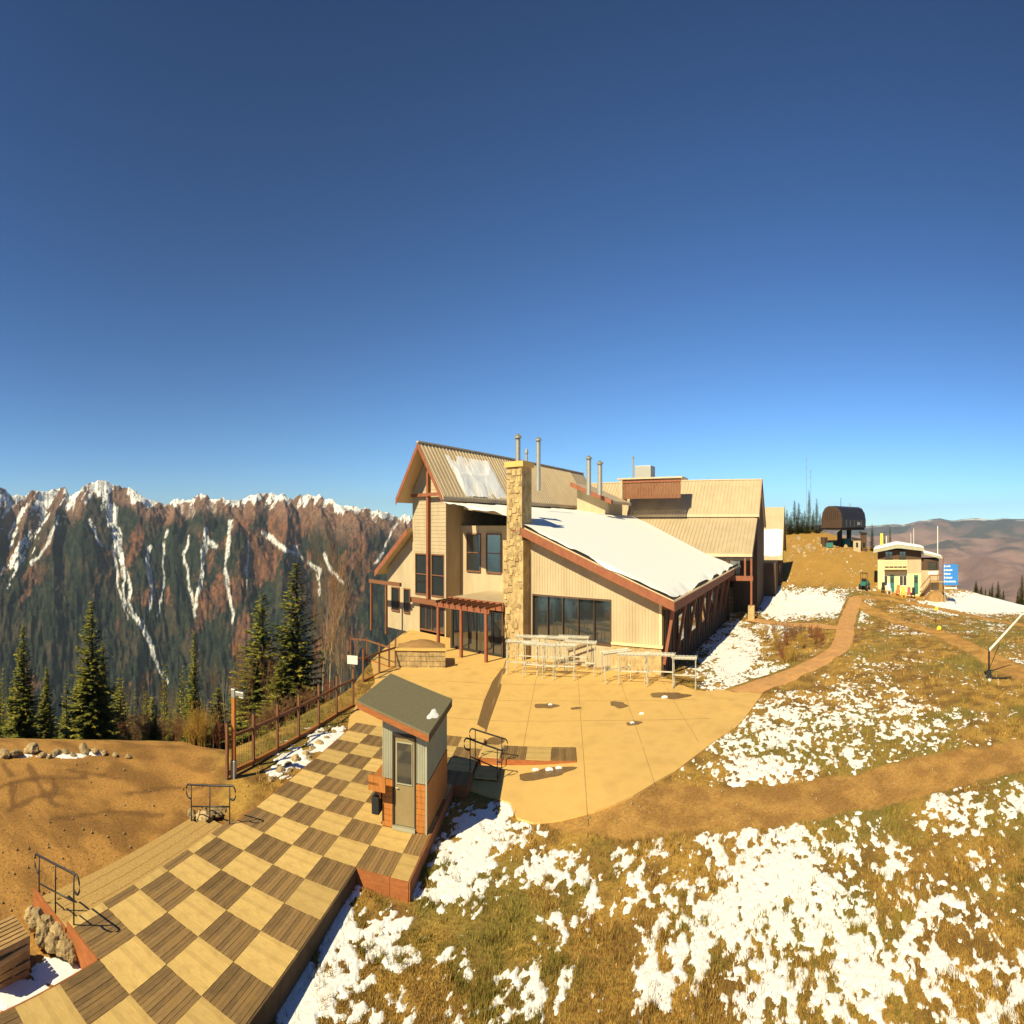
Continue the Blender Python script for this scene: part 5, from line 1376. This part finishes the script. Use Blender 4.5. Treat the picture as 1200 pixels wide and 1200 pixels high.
hb('window_apron', 'white_metal', 5.9, 7.9, .55, .61, 2.2, 2.6)
MB().prism([(4.2, 0, 4.9), (8.9, 0, 4.3), (8.9, 0, 4.05), (4.2, 0, 4.65)], (0, 7.2, 0)).build('side_wing_roof', 'kiosk_metal', hut); MB().prism([(4.4, .1, 4.9), (8.7, .1, 4.35), (8.6, .15, 4.46), (4.5, .15, 5.04)], (0, 6.8, 0)).build('snow_cover', 'snow', hut)['kind'] = 'stuff'
hb('stair_landing', 'pallet_wood', 6.2, 9.4, -.8, .5, 1.35, 1.5)
for k_ in range(7): hb('stair_tread', 'pallet_wood', 6.15 - (k_ + 1) * .3, 6.15 - k_ * .3, -.75, .4, 1.3 - (k_ + 1) * .19, 1.36 - (k_ + 1) * .19)
MB().beam((4.1, -.8, .75), (6.2, -.8, 2.15), .09, .12).build('stair_rail', 'brown_wood', hut); MB().beam((6.2, -.8, 2.2), (9.4, -.8, 2.2), .09, .12).build('stair_rail', 'brown_wood', hut)
for x in (6.2, 7.8, 9.35): hb('stair_post', 'brown_wood', x - .06, x + .06, -.86, -.74, -.3, 2.15)
hb('tall_post', 'brown_wood', 9.0, 9.2, .5, .7, 0, 4.2)
hb('flue', 'yellow_paint', -4.2, -3.6, 4.5, 5.1, 5.3, 7.0); MB().tube([(-2.9, 3, 5.5), (-2.9, 3, 6.7)], .08).build('vent_pipe', 'white_metal', hut)
for x, h in ((3.0, 7.6), (2.4, 7.0), (8.2, 7.9)): MB().tube([(x, 3, 4.3 if x > 5 else 5.4), (x, 3, h)], .05 if x < 5 else .09, 6).build('antenna', 'white_metal', hut)
# mound, chairs
mb = MB(); n = 20
for ring, (s_, z) in enumerate(((1, -.3), (.85, .5), (.55, 1.0), (.15, 1.2))):
    for k_ in range(n):
        a = 2 * pi * k_ / n; q = 1 + .12 * sin(3 * a + 1) + .06 * sin(7 * a); mb.v.append((2.4 * s_ * q * cos(a), 1.6 * s_ * q * sin(a), z))
for ring in range(3):
    for k_ in range(n): mb.f.append((ring * n + k_, ring * n + (k_ + 1) % n, (ring + 1) * n + (k_ + 1) % n, (ring + 1) * n + k_))
mb.f.append(tuple(3 * n + k_ for k_ in range(n)))
mp_ = PR(1097, 101); mo = mb.build('earth_mound', 'dirt_trail', smooth=True); mo.location = (mp_[0], mp_[1], h1(mp_[0], mp_[1])); mo.rotation_euler = (0, 0, HA); tag(mo, kind='structure')
def chair(loc, rz_, m, label):
    o = thing('garden_chair', label, 'chair', loc, rz_, 'garden chairs before the hut')
    MB().cbox((0, .05, .42), (.33, 0, 0), (0, .3, -.06), (0, .006, .02)).build('seat', m, o); MB().cbox((0, .42, .8), (.32, 0, 0), (0, .12, .42), (0, .02, -.006)).build('backrest', m, o)
    for s_ in (-1, 1):
        hb2 = MB().box(s_ * .36 - .04, s_ * .36 + .04, -.28, -.2, 0, .6).build('leg', m, o); MB().box(s_ * .36 - .04, s_ * .36 + .04, .25, .33, 0, .6).build('leg', m, o); MB().box(s_ * .38 - .07, s_ * .38 + .07, -.32, .4, .601, .63).build('armrest', m, o)
for x, m_, lab in [(1035, 'rubber', 'black garden chair beside the white one before the hut'), (1042, 'white_metal', 'white garden chair beside the black one before the hut'), (1052, 'orange_paint', 'orange garden chair before the hut window'), (1059, 'yellow_paint', 'yellow garden chair beside the orange one before the hut'), (1065, 'red_paint', 'red garden chair beside the second green door of the hut'), (1070, 'rubber', 'black garden chair next to the red one before the hut')]:
    p = PR(x, 101.5); chair((p[0], p[1], h1(p[0], p[1])), HA + random.uniform(-.3, .3), m_, lab)

# blue board
sg = PR(1114, 99); bo = thing('trail_sign', 'large blue sign with five white lines beside the hut', 'sign', (sg[0], sg[1], h1(sg[0], sg[1])), -(1114 - CX) / FX)
MB().box(-1.45, 1.45, -.04, .04, 2.1, 4.4).build('panel', 'blue_paint', bo)
for x in (-1.15, 1.1): MB().box(x - .08, x + .08, .041, .2, -.2, 4.3).build('post', 'grey_metal', bo)
MB().box(-1.2, 1.2, -.03, .03, 1.7, 1.84).build('lower_board', 'white_metal', bo)
rg = random.Random(3)
for k_, ln in enumerate((.95, 1.35, .9, 1.25, 1.95)):
    z = 4.08 - k_ * .42; x = -1.3
    MB().box(x, x + .2, -.05, -.041, z - .02, z + .22).build('emblem', 'white_metal', bo); x += .32
    mb = MB()
    while x < -1.0 + ln:
        w = rg.uniform(.07, .12); mb.box(x, x + w, -.05, -.041, z + rg.uniform(0, .03), z + rg.uniform(.14, .2)); x += w + .035
    mb.build('lettering', 'white_metal', bo)

# utility buggy by the hut
vp = PR(1013, 101); v = thing('utility_buggy', 'dark green open utility buggy parked beside the hut', 'buggy', (vp[0], vp[1], h1(vp[0], vp[1])), -.75 + 1.3)
MB().box(-.95, -.3, -.62, .62, .5, .95).box(.35, 1.35, -.62, .62, .5, 1.0).box(-.3, .35, -.6, .6, .42, .55).build('body', 'teal_paint', v, bevel=.06)
MB().box(-.25, .1, -.55, .55, .56, .8).box(-.32, -.2, -.55, .55, .8, 1.3).build('seat', 'rubber', v, bevel=.04)
for s_ in (-1, 1):
    MB().tube([(.5, s_ * .58, .98), (.3, s_ * .56, 1.85), (-.7, s_ * .56, 1.85), (-.85, s_ * .58, .95)], .035, 6).build('roll_bar', 'black_metal', v)
    for x in (-.75, .95):
        w = MB().tube([(x, s_ * .6, .36), (x, s_ * .85, .36)], .36, 16).build('wheel', 'rubber', v); MB().tube([(x, s_ * .852, .36), (x, s_ * .87, .36)], .18, 12).build('rim', 'grey_metal', w)
    MB().tube([(1.351, s_ * .4, .82), (1.4, s_ * .4, .82)], .09, 10).build('headlight', 'white_metal', v)
MB().box(-.75, .35, -.6, .6, 1.87, 1.92).build('canopy', 'dark_trim', v)

# ------------------------------------------------------------------ chairlift terminal
lt = PR(989, 130); lz = h1(lt[0], lt[1]); lift = thing('chairlift_terminal', 'dark brown rounded chairlift terminal raised on columns on the knoll', 'lift station', (lt[0], lt[1], lz), -(989 - CX) / FX - .62)
Wd, Ln, z0, z1 = 3.3, 5.4, 2.6, 5.7
prof = [(-Wd, z0), (Wd, z0), (Wd * 1.02, z0 + 1.2), (Wd * .9, z1 - .9), (Wd * .66, z1 - .25), (Wd * .35, z1), (-Wd * .35, z1), (-Wd * .66, z1 - .25), (-Wd * .9, z1 - .9), (-Wd * 1.02, z0 + 1.2)]
MB().prism([(x, -Ln, z) for x, z in prof], (0, 2 * Ln, 0)).build('housing', 'terminal_side', lift, bevel=.12)
MB().prism([(x * .97, -Ln - .06, z0 + (z - z0) * .97 + .03) for x, z in prof], (0, .055, 0)).build('end_panel', 'terminal_end', lift)
for k_ in range(7):
    x = -1.9 + k_ * .62; MB().box(x, x + .12, -Ln - .12, -Ln - .061, z0 + 1.2, z1 - .35 - .25 * abs(k_ - 3) * .5).build('louvre', 'dark_trim', lift)
for k_ in range(5): MB().box(Wd * 1.02 + .005, Wd * 1.02 + .03, -3.6 + k_ * 1.7, -3.55 + k_ * 1.7, z0 + .2, z0 + 1.15).build('panel_seam', 'grey_metal', lift)
MB().box(Wd * 1.021, Wd * 1.021 + .03, 1.2, 2.6, z0 + .45, z0 + .85).build('marking', 'grey_metal', lift)
MB().box(-Wd * .9, Wd * .9, -Ln + .1, Ln - .1, z0 - .28, z0 - .005).build('skirt', 'dark_trim', lift)
for y in (-1.9, 2.3): MB().box(-.5, .5, y - .45, y + .45, -.6, z0 - .281).build('column', 'black_metal', lift, bevel=.05)
MB().box(-1.1, 1.1, -1.0, 1.4, -.2, 1.1).build('drive_unit', 'teal_paint', lift, bevel=.06)
for s_ in (-1, 1): MB().tube([(s_ * 2.2, -Ln + .3, z0 - .3), (s_ * 2.2, -Ln - 1.6, z0 - .7)], .12, 8).build('guide_arm', 'grey_metal', lift)
MB().tube([(-1.0, 0, z1), (-1.0, 0, z1 + 1.3)], .06, 6).build('mast', 'black_metal', lift); MB().tube([(1.2, 1, z1), (1.2, 1, z1 + .5)], .1, 8).build('vent', 'grey_metal', lift)
MB().box(-3.0, -1.6, -6.0, -4.9, -.5, 1.3).build('operator_booth', 'siding_brown', lift, bevel=.03)
for a in [(1004, 128, 'siding_tan', 'tan timber lift hut on the knoll beside the lift terminal', 1.9, 1.4, 1.6), (1012, 131, 'siding_brown', 'dark timber lift hut behind the tan one on the knoll', 1.5, 1.3, 2.5)]:
    p = PR(a[0], a[1]); o = thing('lift_hut', a[3], 'hut', (p[0], p[1], h1(p[0], p[1])), -.6)
    MB().box(-a[4] / 2, a[4] / 2, -a[5] / 2, a[5] / 2, -.4, a[6]).build('wall', a[2], o); MB().prism([(-a[4] / 2 - .25, -a[5] / 2 - .25, a[6] + .01), (a[4] / 2 + .25, -a[5] / 2 - .25, a[6] + .01), (a[4] / 2 + .25, -a[5] / 2 - .25, a[6] + .12), (-a[4] / 2 - .25, -a[5] / 2 - .25, a[6] + .35)], (0, a[5] + .5, 0)).build('roof', 'dark_trim', o)
    MB().box(-.3, .3, -a[5] / 2 - .03, -a[5] / 2 - .002, .5, 1.2).build('window', 'glass_dark', o)
p = PR(972, 126); o = thing('green_bin', 'small dark green box on the slope below the lift terminal', 'bin', (p[0], p[1], h1(p[0], p[1])), -.6)
MB().box(-.9, .9, -.4, .4, 0, .7).build('body', 'teal_paint', o, bevel=.04); MB().box(-.95, .95, -.45, .45, .701, .8).build('lid', 'dark_trim', o)
for x, h in ((945, 12.5), (950, 10.5)):
    p = PR(x, 151); zb = h1(p[0], p[1]); o = thing('radio_mast', 'thin lattice radio mast rising above the knoll spruces' if x < 948 else 'shorter thin radio mast above the knoll spruces', 'mast', (p[0], p[1], zb))
    MB().tube([(0, 0, -.3), (0, 0, h)], .05, 5).build('pole', 'grey_metal', o)
    for z in (h * .7, h * .85, h * .95): MB().tube([(-.35, 0, z), (.35, 0, z)], .03, 5).build('aerial', 'grey_metal', o)
# rubble on the knoll
for k_ in range(40):
    x = random.uniform(918, 1000); r = random.uniform(118, 138); p = PR(x, r); s_ = random.uniform(.3, .8)
    rock((p[0], p[1], h1(p[0], p[1]) + s_ * .1), s_, s_, s_ * .6, 'pale stone strewn on the slope below the lift terminal', 'stones on the knoll slope')

# ------------------------------------------------------------------ snow-making lance
p = G(1159, 795, -.45); sl = thing('snow_lance', 'white snow-making lance leaning out from a black stand', 'snow lance', (p[0], p[1], h1(p[0], p[1])), -(1159 - CX) / FX)
MB().tube([(0, 0, -.2), (0, 0, 1.45)], .09, 10).build('stand', 'black_metal', sl); MB().box(-.22, .22, -.2, .2, -.1, .38).build('hydrant', 'rubber', sl, bevel=.04)
MB().tube([(-.03, 0, 1.35), (2.95, 0, 3.15)], [.085, .06], 10).build('boom', 'white_metal', sl); MB().tube([(2.95, 0, 3.15), (3.15, 0, 3.2)], [.1, .1], 10).build('nozzle_head', 'grey_metal', sl)
MB().tube([(.06, 0, .5), (.9, 0, 1.65)], .03, 6).build('strut', 'black_metal', sl); MB().tube([(0, -.15, .3), (.35, -.25, .05), (1.2, -.2, .02), (2.0, .1, .02)], .045, 8).build('hose', 'rubber', sl)
for s_ in (-1, 1): MB().tube([(0, 0, .4), (s_ * .42, -.2, -.05)], .04, 6).build('foot', 'black_metal', sl)
# yellow padded hydrants
for x, y, z, lab in [(1097, 728, -.9, 'yellow flag-shaped marker on a thin post in the meadow'), (1100, 742, -.9, 'low yellow padded hydrant beside the meadow trail')]:
    p = G(x, y, z); o = thing('hydrant_marker', lab, 'marker', (p[0], p[1], h1(p[0], p[1])), -.8); up = 1.0 if y < 735 else .05
    MB().tube([(0, 0, -.2), (0, 0, up)], .06, 8).build('post', 'brown_wood', o); MB().prism([(-.3, -.12, up), (.32, -.12, up + .06), (.36, -.12, up + .3), (0, -.12, up + .4), (-.26, -.12, up + .22)], (0, .24, 0)).build('pad', 'yellow_paint', o, bevel=.08)

# ------------------------------------------------------------------ thin mountain air
hz_ = MB().box(-14000, 14000, -2000, 14500, -1200, 420).build('haze', None)
m = bpy.data.materials.new('haze'); m.use_nodes = True; N = m.node_tree.nodes; N.clear()
pv = N.new('ShaderNodeVolumePrincipled'); ou = N.new('ShaderNodeOutputMaterial')
pv.inputs['Color'].default_value = (.62, .78, 1.0, 1); pv.inputs['Density'].default_value = 5.0e-5
m.node_tree.links.new(pv.outputs[0], ou.inputs['Volume'])
hz_.data.materials.append(m); tag(hz_, 'thin pale haze hanging in the mountain air', 'haze', kind='stuff')
